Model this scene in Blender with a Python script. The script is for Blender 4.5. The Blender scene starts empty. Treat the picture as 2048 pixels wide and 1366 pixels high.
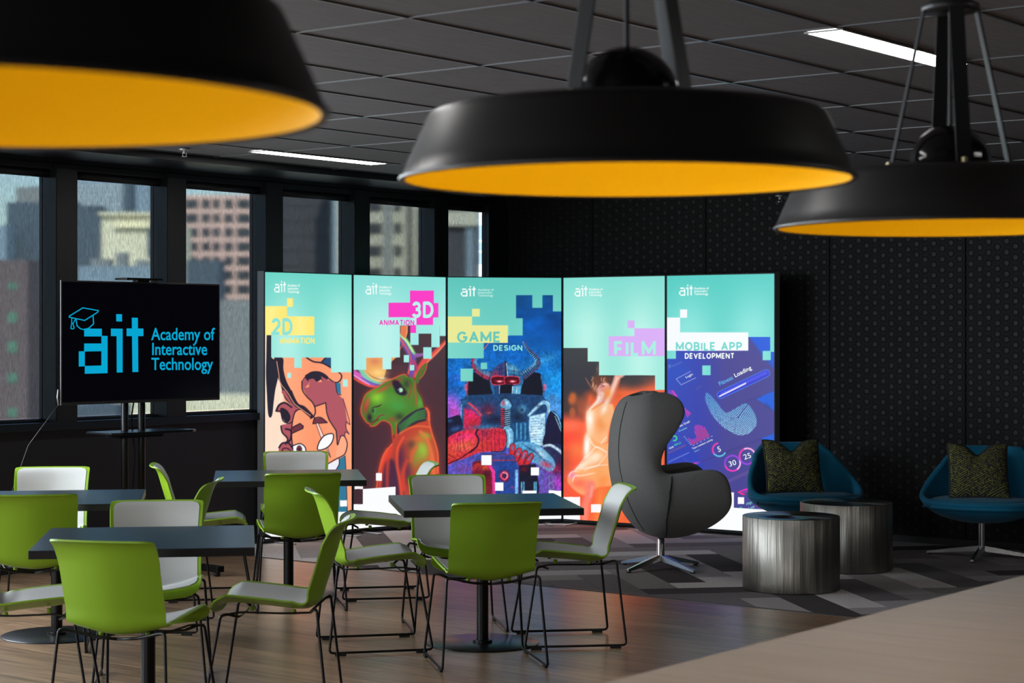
import bpy, bmesh, math, random
import numpy as np
from mathutils import Vector, Matrix
random.seed(7)
PI = math.pi
SC = bpy.context.scene
COL = SC.collection

# ---------------------------------------------------------------- camera
EYE = 1.61
F = 3800.0                      # focal length in pixels of the 2048 wide frame
cam_d = bpy.data.cameras.new('camera'); cam = bpy.data.objects.new('camera', cam_d); COL.objects.link(cam)
cam.location = (0, 0, EYE); cam.rotation_euler = (PI/2, 0, 0)
cam_d.sensor_width = 36; cam_d.lens = F/2048*36; cam_d.shift_y = -18/2048
cam_d.clip_start = 0.1; cam_d.clip_end = 3000
cam_d.dof.use_dof = True; cam_d.dof.focus_distance = 11.5; cam_d.dof.aperture_fstop = cam_d.lens/11.0
SC.camera = cam
SC.view_settings.view_transform = 'Standard'; SC.view_settings.look = 'None'
SC.view_settings.gamma = 1; SC.view_settings.use_curve_mapping = False
SC.view_settings.exposure = 0.0

# ---------------------------------------------------------------- sky and sun
W = bpy.data.worlds.new('sky'); SC.world = W; W.use_nodes = True
nt = W.node_tree; nt.nodes.clear()
sky = nt.nodes.new('ShaderNodeTexSky'); sky.sky_type = 'NISHITA'; sky.sun_disc = False
sky.sun_elevation = math.radians(42); sky.sun_rotation = math.radians(200); sky.air_density = 1.2; sky.dust_density = .8
bg = nt.nodes.new('ShaderNodeBackground'); bg.inputs['Strength'].default_value = 0.35
wo = nt.nodes.new('ShaderNodeOutputWorld')
tint = nt.nodes.new('ShaderNodeMix'); tint.data_type = 'RGBA'; tint.blend_type = 'MULTIPLY'; tint.inputs[0].default_value = 1; tint.inputs[7].default_value = (.86, .97, 1.22, 1)
nt.links.new(sky.outputs[0], tint.inputs[6]); nt.links.new(tint.outputs[2], bg.inputs[0]); nt.links.new(bg.outputs[0], wo.inputs[0])
sd = bpy.data.lights.new('sun', 'SUN'); sd.energy = 7.5; sd.angle = 0.01; sd.color = (1, .93, .82)
so = bpy.data.objects.new('sun', sd); COL.objects.link(so)
so.rotation_euler = Vector((-0.25, 0.75, -0.62)).to_track_quat('-Z', 'Y').to_euler()

# room frame: corner, axis b along the right wall (r), axis p away from camera along the window wall (q)
CX, CY = -0.054, 16.95
TH = math.atan2(-0.6096, 0.7927)
BX, BY = math.cos(TH), math.sin(TH)
def RP(r, q, z=0.0): return Vector((CX+r*BX-q*BY, CY+r*BY+q*BX, z))
CEIL = 2.82
def fl(px, py, h=0.0):           # point at height h seen at a pixel (used for plan positions only)
    Y = F*(EYE-h)/(py-665); return Vector(((px-1024)/F*Y, Y, h))

def area(name, loc, tgt, sx, sy, power, col):
    d = bpy.data.lights.new(name, 'AREA'); d.shape = 'RECTANGLE'; d.size = sx; d.size_y = sy; d.energy = power; d.color = col
    o = bpy.data.objects.new(name, d); COL.objects.link(o); o.location = loc
    o.rotation_euler = (Vector(tgt)-Vector(loc)).to_track_quat('-Z', 'Y').to_euler(); return o
# daylight entering by the window bays that continue towards the camera, left of the frame
for k in range(3):
    qc = -7.6-3.6*k
    area('window_daylight', RP(0.16, qc, 1.85), RP(5, qc, 1.3), 3.0, 1.5, (205, 220, 340)[k], (.84, .92, 1.0))
area('window_daylight', RP(6.5, -19.7, 1.7), RP(5.5, -8, 1.0), 8.0, 1.9, 190, (.97, .98, 1.0))  # area lamp standing in for windows behind the camera; none built in that wall

# ---------------------------------------------------------------- helpers
def lin(c):
    c = c/255.0
    return c/12.92 if c <= 0.04045 else ((c+0.055)/1.055)**2.4
def rgb(r, g, b): return (lin(r), lin(g), lin(b), 1.0)
MATS = {}
def mat(name, col=(.5, .5, .5, 1), rough=.5, metal=0.0, emit=None, es=1.0, noise=None, bump=None, coat=0, sheen=0, aniso=0, rnd=0, spec=None):
    m = bpy.data.materials.new(name); m.use_nodes = True; N = m.node_tree.nodes; L = m.node_tree.links
    b = N['Principled BSDF']
    b.inputs['Base Color'].default_value = col; b.inputs['Roughness'].default_value = rough; b.inputs['Metallic'].default_value = metal
    if spec is not None: b.inputs['Specular IOR Level'].default_value = spec
    if coat: b.inputs['Coat Weight'].default_value = coat; b.inputs['Coat Roughness'].default_value = .15
    if sheen: b.inputs['Sheen Weight'].default_value = sheen; b.inputs['Sheen Roughness'].default_value = .4
    if emit: b.inputs['Emission Color'].default_value = emit; b.inputs['Emission Strength'].default_value = es
    if noise or bump or rnd:
        tc = N.new('ShaderNodeTexCoord'); mp = N.new('ShaderNodeMapping'); L.new(tc.outputs['Object'], mp.inputs[0])
    if noise:                    # noise = (scale, amount, (sx,sy,sz))
        sc, am, s3 = noise
        mp.inputs['Scale'].default_value = s3
        nz = N.new('ShaderNodeTexNoise'); nz.inputs['Scale'].default_value = sc; nz.inputs['Detail'].default_value = 5
        L.new(mp.outputs[0], nz.inputs['Vector'])
        mr = N.new('ShaderNodeMapRange'); mr.inputs[1].default_value = .3; mr.inputs[2].default_value = .7
        mr.inputs[3].default_value = 1-am; mr.inputs[4].default_value = 1+am; L.new(nz.outputs[0], mr.inputs[0])
        hs = N.new('ShaderNodeHueSaturation'); hs.inputs['Color'].default_value = col; L.new(mr.outputs[0], hs.inputs['Value'])
        L.new(hs.outputs[0], b.inputs['Base Color'])
        if rnd:
            oi = N.new('ShaderNodeObjectInfo'); m2 = N.new('ShaderNodeMapRange'); m2.inputs[3].default_value = 1-rnd; m2.inputs[4].default_value = 1+rnd
            L.new(oi.outputs['Random'], m2.inputs[0]); mu = N.new('ShaderNodeMath'); mu.operation = 'MULTIPLY'
            L.new(m2.outputs[0], mu.inputs[0]); L.new(mr.outputs[0], mu.inputs[1]); L.new(mu.outputs[0], hs.inputs['Value'])
            ad = N.new('ShaderNodeVectorMath'); ad.operation = 'ADD'; L.new(mp.outputs[0], ad.inputs[0])
            m3 = N.new('ShaderNodeMath'); m3.operation = 'MULTIPLY'; m3.inputs[1].default_value = 37; L.new(oi.outputs['Random'], m3.inputs[0])
            L.new(m3.outputs[0], ad.inputs[1]); L.new(ad.outputs[0], nz.inputs['Vector'])
    if bump:                     # bump = (scale, strength)
        nb = N.new('ShaderNodeTexNoise'); nb.inputs['Scale'].default_value = bump[0]; nb.inputs['Detail'].default_value = 3
        L.new(tc.outputs['Object'], nb.inputs['Vector'])
        bp = N.new('ShaderNodeBump'); bp.inputs['Strength'].default_value = bump[1]; bp.inputs['Distance'].default_value = .01
        L.new(nb.outputs[0], bp.inputs['Height']); L.new(bp.outputs[0], b.inputs['Normal'])
    MATS[name] = m; return m

class MB:
    def __init__(s): s.v = []; s.f = []
    def add(s, vs, fs):
        o = len(s.v); s.v += [tuple(v) for v in vs]; s.f += [tuple(i+o for i in f) for f in fs]; return s
    def box(s, x0, x1, y0, y1, z0, z1, M=None):
        vs = [Vector((x, y, z)) for z in (z0, z1) for y in (y0, y1) for x in (x0, x1)]
        if M is not None: vs = [M @ v for v in vs]
        return s.add(vs, [(0, 2, 3, 1), (4, 5, 7, 6), (0, 1, 5, 4), (2, 6, 7, 3), (0, 4, 6, 2), (1, 3, 7, 5)])
    def prism(s, poly, z0, z1, M=None):
        n = len(poly)
        vs = [Vector((p[0], p[1], z)) for z in (z0, z1) for p in poly]
        if M is not None: vs = [M @ v for v in vs]
        fs = [tuple(range(n-1, -1, -1)), tuple(range(n, 2*n))]+[(i, (i+1) % n, n+(i+1) % n, n+i) for i in range(n)]
        return s.add(vs, fs)
    def lathe(s, prof, seg=48, c=(0, 0, 0), cap0=False, cap1=False):
        vs = []; n = len(prof)
        for i in range(seg):
            a = 2*PI*i/seg
            for r, z in prof: vs.append((c[0]+r*math.cos(a), c[1]+r*math.sin(a), c[2]+z))
        fs = []
        for i in range(seg):
            j = (i+1) % seg
            for k in range(n-1): fs.append((i*n+k, j*n+k, j*n+k+1, i*n+k+1))
        if cap0: fs.append(tuple(i*n for i in range(seg-1, -1, -1)))
        if cap1: fs.append(tuple(i*n+n-1 for i in range(seg)))
        return s.add(vs, fs)
    def tube(s, path, r, seg=8, closed=False, sy=1.0):
        P = [Vector(p) for p in path]; n = len(P); rings = []
        up = None
        for i in range(n):
            if closed: t = (P[(i+1) % n]-P[i-1])
            else: t = P[min(i+1, n-1)]-P[max(i-1, 0)]
            t.normalize()
            if up is None:
                up = Vector((0, 0, 1)) if abs(t.z) < .9 else Vector((0, 1, 0))
            u = (up-t*up.dot(t)); u.normalize(); up = u; w = t.cross(u)
            rr = r[i] if isinstance(r, (list, tuple)) else r
            rings.append([P[i]+u*rr*math.cos(2*PI*k/seg)+w*rr*sy*math.sin(2*PI*k/seg) for k in range(seg)])
        vs = [v for ring in rings for v in ring]; fs = []
        for i in range(n if closed else n-1):
            j = (i+1) % n
            for k in range(seg): fs.append((i*seg+k, i*seg+(k+1) % seg, j*seg+(k+1) % seg, j*seg+k))
        if not closed: fs.append(tuple(range(seg-1, -1, -1))); fs.append(tuple((n-1)*seg+k for k in range(seg)))
        return s.add(vs, fs)
    def build(s, name, m, parent=None, smooth=False, bevel=0, auto=None):
        me = bpy.data.meshes.new(name); me.from_pydata(s.v, [], s.f); me.validate(); me.update()
        if bevel or not smooth or auto:
            bm = bmesh.new(); bm.from_mesh(me)
            bmesh.ops.recalc_face_normals(bm, faces=bm.faces)
            if bevel: bmesh.ops.bevel(bm, geom=bm.edges[:], offset=bevel, segments=2, affect='EDGES', profile=.6)
            bm.to_mesh(me); bm.free()
        me.materials.append(m)
        if smooth or auto: me.shade_smooth()
        o = bpy.data.objects.new(name, me); COL.objects.link(o)
        if auto:
            try: me.set_sharp_from_angle(angle=math.radians(auto))
            except Exception: pass
        if parent: o.parent = parent
        return o
def fillet(pts, r, n=5):
    P = [Vector(p) for p in pts]; out = [P[0]]
    for i in range(1, len(P)-1):
        a = (P[i-1]-P[i]); b = (P[i+1]-P[i]); d = min(r, a.length*.45, b.length*.45); a.normalize(); b.normalize()
        p0 = P[i]+a*d; p1 = P[i]+b*d
        for k in range(n+1):
            t = k/n; out.append(p0*(1-t)**2+P[i]*2*t*(1-t)+p1*t*t)
    out.append(P[-1]); return out
def thing(name, label, cat, loc=(0, 0, 0), rz=0, group=None):
    o = bpy.data.objects.new(name, None); COL.objects.link(o); o.empty_display_size = .1
    o.location = loc; o.rotation_euler = (0, 0, rz); o['label'] = label; o['category'] = cat
    if group: o['group'] = group
    return o
def struct(o, room=True):
    o['kind'] = 'structure'
    if room: o.location = (CX, CY, 0); o.rotation_euler = (0, 0, TH)
    return o
def copy_tree(o, parent=None):
    c = o.copy(); COL.objects.link(c)
    if parent: c.parent = parent
    for ch in list(o.children): copy_tree(ch, c)
    return c
def clip(poly, a, b, c):          # keep the part where a*x+b*y<=c
    out = []
    for i in range(len(poly)):
        p, q = poly[i], poly[(i+1) % len(poly)]
        dp = a*p[0]+b*p[1]-c; dq = a*q[0]+b*q[1]-c
        if dp <= 0: out.append(p)
        if dp*dq < 0:
            t = dp/(dp-dq); out.append((p[0]+(q[0]-p[0])*t, p[1]+(q[1]-p[1])*t))
    return out
def parea(p): return abs(sum(p[i][0]*p[(i+1) % len(p)][1]-p[(i+1) % len(p)][0]*p[i][1] for i in range(len(p))))/2

# ---------------------------------------------------------------- materials
M_black = mat('matte_black_paint', rgb(24, 24, 27), .55)
M_wallblk = mat('black_wall_paint', rgb(30, 30, 34), .6, bump=(60, .05))
M_frame = mat('dark_window_metal', rgb(38, 44, 50), .35, .3)
M_felt = mat('black_acoustic_felt', rgb(8, 8, 9), .85, noise=(120, .15, (1, 1, 1)))
M_hex = mat('black_felt_emboss', rgb(12, 12, 14), .62)
M_ceil = mat('charcoal_ceiling_tile', rgb(104, 101, 102), .75, noise=(9, .12, (6, .6, 1)), rnd=.04)
M_rail = mat('grey_ceiling_rail', rgb(98, 100, 101), .35, .2)
M_sofft = mat('black_soffit', rgb(26, 27, 31), .4)
M_wood = mat('oak_floor', rgb(140, 112, 86), .30, noise=(2.2, .42, (.9, 16, 1)), rnd=.18)
M_ftop = mat('pale_oak_bench', rgb(178, 168, 158), .5, noise=(3, .10, (1.0, 12, 1)))
M_car = [mat('carpet_%s' % n, c, .95, noise=(90, .16, (1, 1, 1)), rnd=.03, spec=.1, bump=(400, .3)) for n, c in
         (('charcoal', rgb(84, 79, 79)), ('dark_grey', rgb(124, 117, 117)), ('mid_grey', rgb(176, 168, 166)), ('warm_grey', rgb(150, 142, 139)), ('light_grey', rgb(220, 212, 208)))]

# ---------------------------------------------------------------- shell of the room
R1, Q1 = 13.0, -20.0
fb = MB(); fb.box(-.3, R1, Q1, .3, -.2, -.006)
floor = struct(fb.build('floor', M_wood))
nb = 0
qq = -3.715; row = 0
while qq > -9.7:
    w = .142; x = -random.random()*1.8 if row % 2 else -random.random()*1.2
    while x < 8.6:
        L_ = 1.85; a0 = max(x, .02); a1 = min(x+L_, 8.7)
        if a1-a0 > .08:
            c = MB().box(0, a1-a0-.0015, 0, w-.0012, -.006, 0).build('plank', M_wood, floor)
            c.location = (a0, qq-w, 0)
        x += L_
    qq -= w; row += 1
# herringbone carpet tiles, turned 9.5 degrees against the picture plane, cut along the oak floor
def cell_tiles():
    L_, w = 1.0, .25; out = []
    for n in range(-4, 6):
        for k in range(-60, 60):
            x, y = k*w+2*L_*n, k*w
            out.append([(x, y), (x+L_, y), (x+L_, y+w), (x, y+w)])
            x2, y2 = k*w+L_+2*L_*n, (k+1)*w-L_
            out.append([(x2, y2), (x2+w, y2), (x2+w, y2+L_), (x2, y2+L_)])
    return out
ra = math.radians(9.5); ca, sa = math.cos(ra), math.sin(ra)
random.seed(11)
for t in cell_tiles():
    g = .0012
    cxm = sum(p[0] for p in t)/4; cym = sum(p[1] for p in t)/4
    t = [(p[0]-(g if p[0] > cxm else -g), p[1]-(g if p[1] > cym else -g)) for p in t]
    wv = [(p[0]*ca-p[1]*sa+.10, p[0]*sa+p[1]*ca+13.05) for p in t]
    rm = []
    for x, y in wv:
        dx, dy = x-CX, y-CY; rm.append((dx*BX+dy*BY, -dx*BY+dy*BX))
    for (a, b, c) in ((0, -1, 3.715), (0, 1, -.01), (-1, 0, -.02), (1, 0, 8.2)):
        if len(rm) > 2: rm = clip(rm, a, b, c)
    if len(rm) < 3 or parea(rm) < .004: continue
    if sum(p[0] for p in rm)/len(rm)+(-sum(p[1] for p in rm)/len(rm))*.2 > 8.0: continue
    MB().prism(rm, -.006, .003).build('carpet_tile', M_car[random.choice((0, 1, 1, 2, 2, 3, 3, 4, 4))], floor)
floor_trim = struct(MB().box(0, 8.6, -3.719, -3.711, -.005, .004).build('trim_1', M_frame))

# ceiling: slab above, tiles and rails below
ceil = struct(MB().box(-.3, R1, Q1, .3, CEIL+.03, CEIL+.3).build('ceiling', M_black))
rl = [.72]+[.80+.6*k for k in range(0, 20)]
ql = [-.05-1.2*0]+[-.65-1.2*k for k in range(0, 11)]
TLM = {}
def inview(r0, r1, q0, q1):
    for r in (r0, (r0+r1)/2, r1):
        for q in (q0, (q0+q1)/2, q1):
            p = RP(r, q)
            if p.y > 4.2 and abs(p.x/p.y) < .30: return True
    return False
for i in range(len(rl)-1):
    for j in range(len(ql)-1):
        r0, r1, q0, q1 = rl[i], rl[i+1], ql[j+1], ql[j]
        if r1-r0 < .1 or not inview(r0, r1, q0, q1): continue
        # the slots of the linear luminaires stay open
        o = MB().box(0, r1-r0-.014, 0, q1-q0-.014, 0, .016).build('ceiling_tile', M_ceil, ceil)
        o.location = (r0+.007, q0+.007, CEIL+.004)
for r in rl[1:15]: MB().box(r-.007, r+.007, -13, -.05, CEIL-.002, CEIL+.03).build('ceiling_rail', M_rail, ceil)
for q in ql: MB().box(.72, 8.6, q-.007, q+.007, CEIL-.0015, CEIL+.028).build('ceiling_rail', M_rail, ceil)
struct(MB().box(-.02, .72, Q1, 0, CEIL-.03, CEIL+.05).build('trim_2', M_sofft))      # smooth margin along the windows
struct(MB().box(.70, .735, Q1, 0, CEIL-.045, CEIL+.02).build('trim_3', M_sofft))

# window wall: opening bays of one metre
MC = [-.94-1.003*k for k in range(18)]     # mullion centres
ZS, ZT = 1.0, 2.66
wl = MB(); wl.box(-.22, 0, Q1, 0, 0, ZS); wl.box(-.22, 0, Q1, 0, ZT+.10, CEIL+.1); wl.box(-.22, .0, -.06, 0, ZS, ZT+.1); wl.box(-.045, .0, -.287, 0, ZS, ZT+.1)
wl = struct(wl.build('wall_left', M_wallblk))
MB().box(-.02, .03, -.285, -.003, ZS+.0, ZT+.1).build('corner_panel', M_frame, wl)
struct(MB().box(-.10, .045, Q1, -.29, ZS-.055, ZS).build('trim_4', M_frame, None, bevel=.004))      # sill ledge
struct(MB().box(0, .014, Q1, 0, 0, .07).build('baseboard_left', M_black))
mG = bpy.data.materials.new('window_glass'); mG.use_nodes = True; N = mG.node_tree.nodes; L = mG.node_tree.links; N.clear()
t1 = N.new('ShaderNodeBsdfTransparent'); t1.inputs[0].default_value = (.86, .93, .93, 1); g1 = N.new('ShaderNodeBsdfGlossy'); g1.inputs['Roughness'].default_value = .02
mx = N.new('ShaderNodeMixShader'); mx.inputs[0].default_value = .05; ou = N.new('ShaderNodeOutputMaterial')
L.new(t1.outputs[0], mx.inputs[1]); L.new(g1.outputs[0], mx.inputs[2]); L.new(mx.outputs[0], ou.inputs[0])
# screen fabric: openwork weave that passes part of the light, slightly scattered
mB = bpy.data.materials.new('screen_fabric'); mB.use_nodes = True; N = mB.node_tree.nodes; L = mB.node_tree.links; N.clear()
r1_ = N.new('ShaderNodeBsdfRefraction'); r1_.inputs['IOR'].default_value = 1.02; r1_.inputs['Roughness'].default_value = .17
d1 = N.new('ShaderNodeBsdfDiffuse'); d1.inputs[0].default_value = rgb(92, 88, 84)
tl = N.new('ShaderNodeBsdfTranslucent'); tl.inputs[0].default_value = rgb(96, 94, 90)
tc = N.new('ShaderNodeTexCoord'); mp = N.new('ShaderNodeMapping'); mp.inputs['Scale'].default_value = (60, 260, 26)
nz = N.new('ShaderNodeTexNoise'); nz.inputs['Scale'].default_value = 1; nz.inputs['Detail'].default_value = 2
L.new(tc.outputs['Object'], mp.inputs[0]); L.new(mp.outputs[0], nz.inputs['Vector'])
mr = N.new('ShaderNodeMapRange'); mr.inputs[1].default_value = .3; mr.inputs[2].default_value = .7; mr.inputs[3].default_value = .50; mr.inputs[4].default_value = .66
L.new(nz.outputs[0], mr.inputs[0])
cb = N.new('ShaderNodeCombineColor'); [L.new(mr.outputs[0], cb.inputs[i]) for i in range(3)]; L.new(cb.outputs[0], r1_.inputs['Color'])
a1_ = N.new('ShaderNodeMixShader'); a1_.inputs[0].default_value = .25; L.new(d1.outputs[0], a1_.inputs[1]); L.new(tl.outputs[0], a1_.inputs[2])
a2_ = N.new('ShaderNodeMixShader'); a2_.inputs[0].default_value = .92; L.new(a1_.outputs[0], a2_.inputs[1]); L.new(r1_.outputs[0], a2_.inputs[2])
ou = N.new('ShaderNodeOutputMaterial'); L.new(a2_.outputs[0], ou.inputs[0])
edges = [(-.287, MC[0]+.09)]+[(MC[k]-.09, MC[k+1]+.09) for k in range(17)]
for k, (qa, qb) in enumerate(edges):
    w = struct(MB().box(-.02, .035, MC[k]-.09, MC[k]+.09, ZS, ZT+.1).build('window_%d' % (k+1), M_black if k < 12 else M_frame))
    q0, q1 = qb, (qa if k else -.07)
    fr = MB(); fr.box(-.14, -.11, q0, q0+.01, ZS, ZT+.1); fr.box(-.14, -.11, q1-.008, q1, ZS, ZT+.1)
    fr.box(-.14, -.11, q0, q1, ZS, ZS+.02); fr.box(-.14, -.09, q0, q1, ZT+.06, ZT+.1)
    fr.build('window_frame', M_frame, w)
    MB().box(-.11, .034, MC[k]-.0945, MC[k]-.0903, ZS, ZT+.1).build('mullion_reveal', M_frame, w)  # side face coloured lighter than the front, for the window light it catches
    MB().box(.0345, .0385, MC[k]-.09, MC[k]-.084, ZS, ZT+.1, Matrix.Translation((-.0, 0, 0))).build('gasket', M_black, w)
    MB().box(-.118, -.112, q0+.03, q1-.03, ZS+.03, ZT+.08).build('pane', mG, w)
    side = MB(); side.box(-.14, -.02, MC[k]-.08, MC[k]+.08, ZS, ZT+.1); side.build('mullion_core', M_frame, w)
    if k < 7:
        t0 = q1+.001 if k else -.300
        bl = MB(); tt = t0-(0 if k else .012); bl.add([(x_, y_, z_) for x_ in (-.071, -.070) for y_, z_ in ((q0+.001, ZS+.012), (tt, ZS+.012), (t0, ZT+.02), (q0+.001, ZT+.02))], [(0, 1, 2, 3), (7, 6, 5, 4), (0, 4, 5, 1), (1, 5, 6, 2), (2, 6, 7, 3), (3, 7, 4, 0)])
        bl.build('roller_blind', mB, w)
        MB().box(-.078, -.062, q0+.006, t0-.004-(0 if k else .012), ZS+.002, ZS+.016).build('blind_rail', M_black, w)
        tb = MB(); tb.tube([(-.045, q0+.01, ZT+.035), (-.045, q1-.01, ZT+.035)], .028, 16); tb.build('blind_roller', M_black, w, smooth=True)
        MB().box(-.10, .02, q0+.002, q1-.002, ZT+.062, ZT+.1).build('blind_cassette', M_black, w)

# right wall with embossed acoustic panels
wr = struct(MB().box(-.3, R1, .03, .3, 0, CEIL+.1).build('wall_right', M_wallblk))
pm = None; HX = []
def hexring(cx_, cz, ro, ri, y):
    vs = []; 
    for rr, yy in ((ro, 0), (ro*.96, y), (ri, y), (ri*.94, 0)):
        for k in range(6):
            a = PI/3*k; vs.append((cx_+rr*math.cos(a), yy, cz+rr*math.sin(a)))
    fs = []
    for l in range(3):
        for k in range(6): fs.append((l*6+k, l*6+(k+1) % 6, (l+1)*6+(k+1) % 6, (l+1)*6+k))
    return vs, fs
def hexdisc(cx_, cz, ro, y):
    vs = []
    for rr, yy in ((ro, 0), (ro*.8, y)):
        for k in range(6):
            a = PI/3*k; vs.append((cx_+rr*math.cos(a), yy, cz+rr*math.sin(a)))
    return vs, [(k, (k+1) % 6, 6+(k+1) % 6, 6+k) for k in range(6)]+[(6, 7, 8, 9, 10, 11)]
def relief(wd):
    b = MB(); pitch = .081; cs = pitch*.866; c = 0; x = .04
    while x < wd-.035:
        z = .10+(pitch/2 if c % 2 else 0)
        while z < CEIL-.05:
            b.add(*hexring(x, z, .043, .038, -.003)); b.add(*hexdisc(x, z, .024, -.004)); z += pitch
        x += cs; c += 1
    return b
seams = [0]+[.943+1.143*k for k in range(7)]
full = None
for k in range(len(seams)-1):
    a, b = seams[k]+.004, seams[k+1]-.004
    p = MB().box(0, b-a, 0, .03, .062, CEIL-.01).build('acoustic_panel', M_felt, wr, bevel=.003); p.location = (a, 0, 0)
    if k == 0: h = relief(b-a).build('hexagon_relief', M_hex, p, smooth=False)
    elif full is None: h = relief(b-a).build('hexagon_relief', M_hex, p, smooth=False); full = h.data
    else: h = bpy.data.objects.new('hexagon_relief', full); COL.objects.link(h); h.parent = p
    h['kind'] = 'stuff'
struct(MB().box(0, 9, -.012, .028, 0, .055).build('baseboard_right', M_black))
struct(MB().box(-.3, R1, Q1-.3, Q1, 0, CEIL+.1).build('wall_back', M_wallblk))
struct(MB().box(R1, R1+.3, Q1, .3, 0, CEIL+.1).build('wall_side', M_wallblk))
# ---------------------------------------------------------------- the city outside
M_glassy = mat('building_window_glass', rgb(58, 64, 70), .3, spec=.6)
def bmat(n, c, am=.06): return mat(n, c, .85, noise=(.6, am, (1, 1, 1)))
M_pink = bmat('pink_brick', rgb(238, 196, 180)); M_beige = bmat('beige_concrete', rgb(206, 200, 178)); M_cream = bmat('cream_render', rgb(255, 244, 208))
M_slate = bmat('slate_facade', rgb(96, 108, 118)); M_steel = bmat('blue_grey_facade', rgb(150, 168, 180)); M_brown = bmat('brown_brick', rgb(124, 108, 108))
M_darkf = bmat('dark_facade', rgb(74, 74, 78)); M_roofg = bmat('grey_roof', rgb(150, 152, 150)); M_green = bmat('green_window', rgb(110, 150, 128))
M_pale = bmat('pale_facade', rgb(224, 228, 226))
gd = struct(MB().box(-900, 900, 60, 1500, -70, -66).build('ground', M_roofg), room=False)
def bpx(x0, x1, yt, yb, Z, name, label, m, depth=8, cat='building'):
    """upright block: its front face fills columns x0..x1, rows yt..yb as seen from the room, at distance Z"""
    X0, X1 = (x0-1024)/F*Z, (x1-1024)/F*Z
    zt = EYE+(665-yt)/F*Z; zb = -66 if yb is None else EYE+(665-yb)/F*Z
    t = thing(name, label, cat, (X0, Z, -66))
    zt += 66; zb += 66
    MB().box(0, X1-X0, 0, depth, zb, zt).build('building_body', m, t)
    t['w'] = X1-X0; t['h'] = zt
    return t, X1-X0, zt, zb
def wins(t, Z, ox, zt, cols, rows, m=None, proud=-.25, name='building_window'):
    """cols: list of (x0,x1) px offsets from ox; rows: list of (y0,y1) px"""
    X0 = (ox-1024)/F*Z
    for (a, b) in cols:
        for (c, d) in rows:
            xa, xb = (a-1024)/F*Z-X0, (b-1024)/F*Z-X0; z1, z0 = EYE+66+(665-c)/F*Z, EYE+66+(665-d)/F*Z
            q = MB(); q.box(xa, xb, -.12, .3, z0, z1); q.build(name, m or M_glassy, t)
def fins(t, Z, ox, items, m, d=.9, name='building_band'):
    X0 = (ox-1024)/F*Z
    for (a, b, c, e) in items:
        xa, xb = (a-1024)/F*Z-X0, (b-1024)/F*Z-X0; z1, z0 = EYE+66+(665-c)/F*Z, EYE+66+(665-e)/F*Z
        MB().box(xa, xb, -d, .2, z0, z1).build(name, m, t)
# pink brick office in the third bay
t, w, h, z = bpx(370, 560, 390, None, 420, 'office_building', 'pink brick office building with a grid of dark windows seen through the third blind', M_pink)
rows = [(399+28.5*k, 417+28.5*k) for k in range(12)]
wins(t, 420, 370, h, [(372, 396), (404, 420), (426, 440), (449, 466), (474, 503), (516, 545)], rows)
bpx(372, 437, 520, None, 330, 'apartment_building', 'low slate grey block in front of the pink brick office', M_slate)
bpx(330, 399, 395, None, 520, 'apartment_building', 'slate tower half hidden at the left edge of the pink brick office', M_slate)
t, w, h, z = bpx(360, 530, 790, None, 230, 'apartment_building', 'pale sunlit low roof block below the screen on the right of the television', M_cream)
t, w, h, z = bpx(440, 520, 600, None, 250, 'apartment_building', 'grey beige slab below the pink brick office', M_roofg)
# second bay
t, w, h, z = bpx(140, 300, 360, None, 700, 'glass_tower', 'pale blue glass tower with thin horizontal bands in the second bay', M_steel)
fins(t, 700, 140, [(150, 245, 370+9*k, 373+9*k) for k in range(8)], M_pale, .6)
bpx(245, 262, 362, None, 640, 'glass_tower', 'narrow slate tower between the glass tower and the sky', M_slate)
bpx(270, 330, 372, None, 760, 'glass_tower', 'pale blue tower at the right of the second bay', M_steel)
bpx(150, 200, 412, None, 420, 'office_building', 'dark square slate block left of the cream building', M_slate)
t, w, h, z = bpx(203, 300, 428, None, 380, 'civic_building', 'bright cream building with one dark recess in the second bay', M_cream)
fins(t, 380, 203, [(200, 330, 425, 431), (232, 296, 453, 456)], M_cream, 1.2)
wins(t, 380, 203, h, [(294, 308)], [(456, 515)], M_slate)
MB().box(10.5, 14.5, 0, 20, 60, h-1.5).build('side_wing', M_cream, t)
t, w, h, z = bpx(153, 330, 532, None, 300, 'apartment_building', 'blue grey flat roofed block under the cream building', M_steel)
for a_, b_, c_ in ((2, 5, 1.2), (6, 7.5, 2.2), (9, 12.2, 1.0)): MB().box(a_, b_, 1, 4, h, h+c_).build('plant_room', M_roofg, t)
bpx(150, 232, 812, None, 200, 'apartment_building', 'grey slab low in the second bay under the television', M_slate)
bpx(226, 330, 802, None, 215, 'apartment_building', 'sunlit cream slab low in the second bay', M_cream)
# first bay
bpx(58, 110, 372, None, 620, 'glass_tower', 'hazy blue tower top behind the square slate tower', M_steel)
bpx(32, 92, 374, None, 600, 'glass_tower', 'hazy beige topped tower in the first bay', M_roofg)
bpx(13, 150, 404, None, 450, 'office_building', 'square slate tower filling the first bay', M_slate)
bpx(-80, 12, 450, None, 440, 'office_building', 'blue grey tower at the left edge of the frame', M_steel)
t, w, h, z = bpx(-110, 55, 520, None, 240, 'brick_building', 'brown brick building with small green windows in the first bay', M_brown)
wins(t, 240, -110, h, [(16, 34), (-38, -20), (-80, -62)], [(566, 578), (625, 645), (682, 705), (746, 765), (816, 834)], M_green)
t, w, h, z = bpx(57, 130, 532, None, 260, 'apartment_building', 'blue grey flats with dark window rows beside the brown brick building', M_steel)
wins(t, 260, 57, h, [(66, 80), (86, 102)], [(556, 576), (592, 606), (620, 640), (660, 676), (694, 706)], M_slate)
fins(t, 260, 57, [(62, 76, 712, 730)], M_pale, 1.5, 'balcony')
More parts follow.
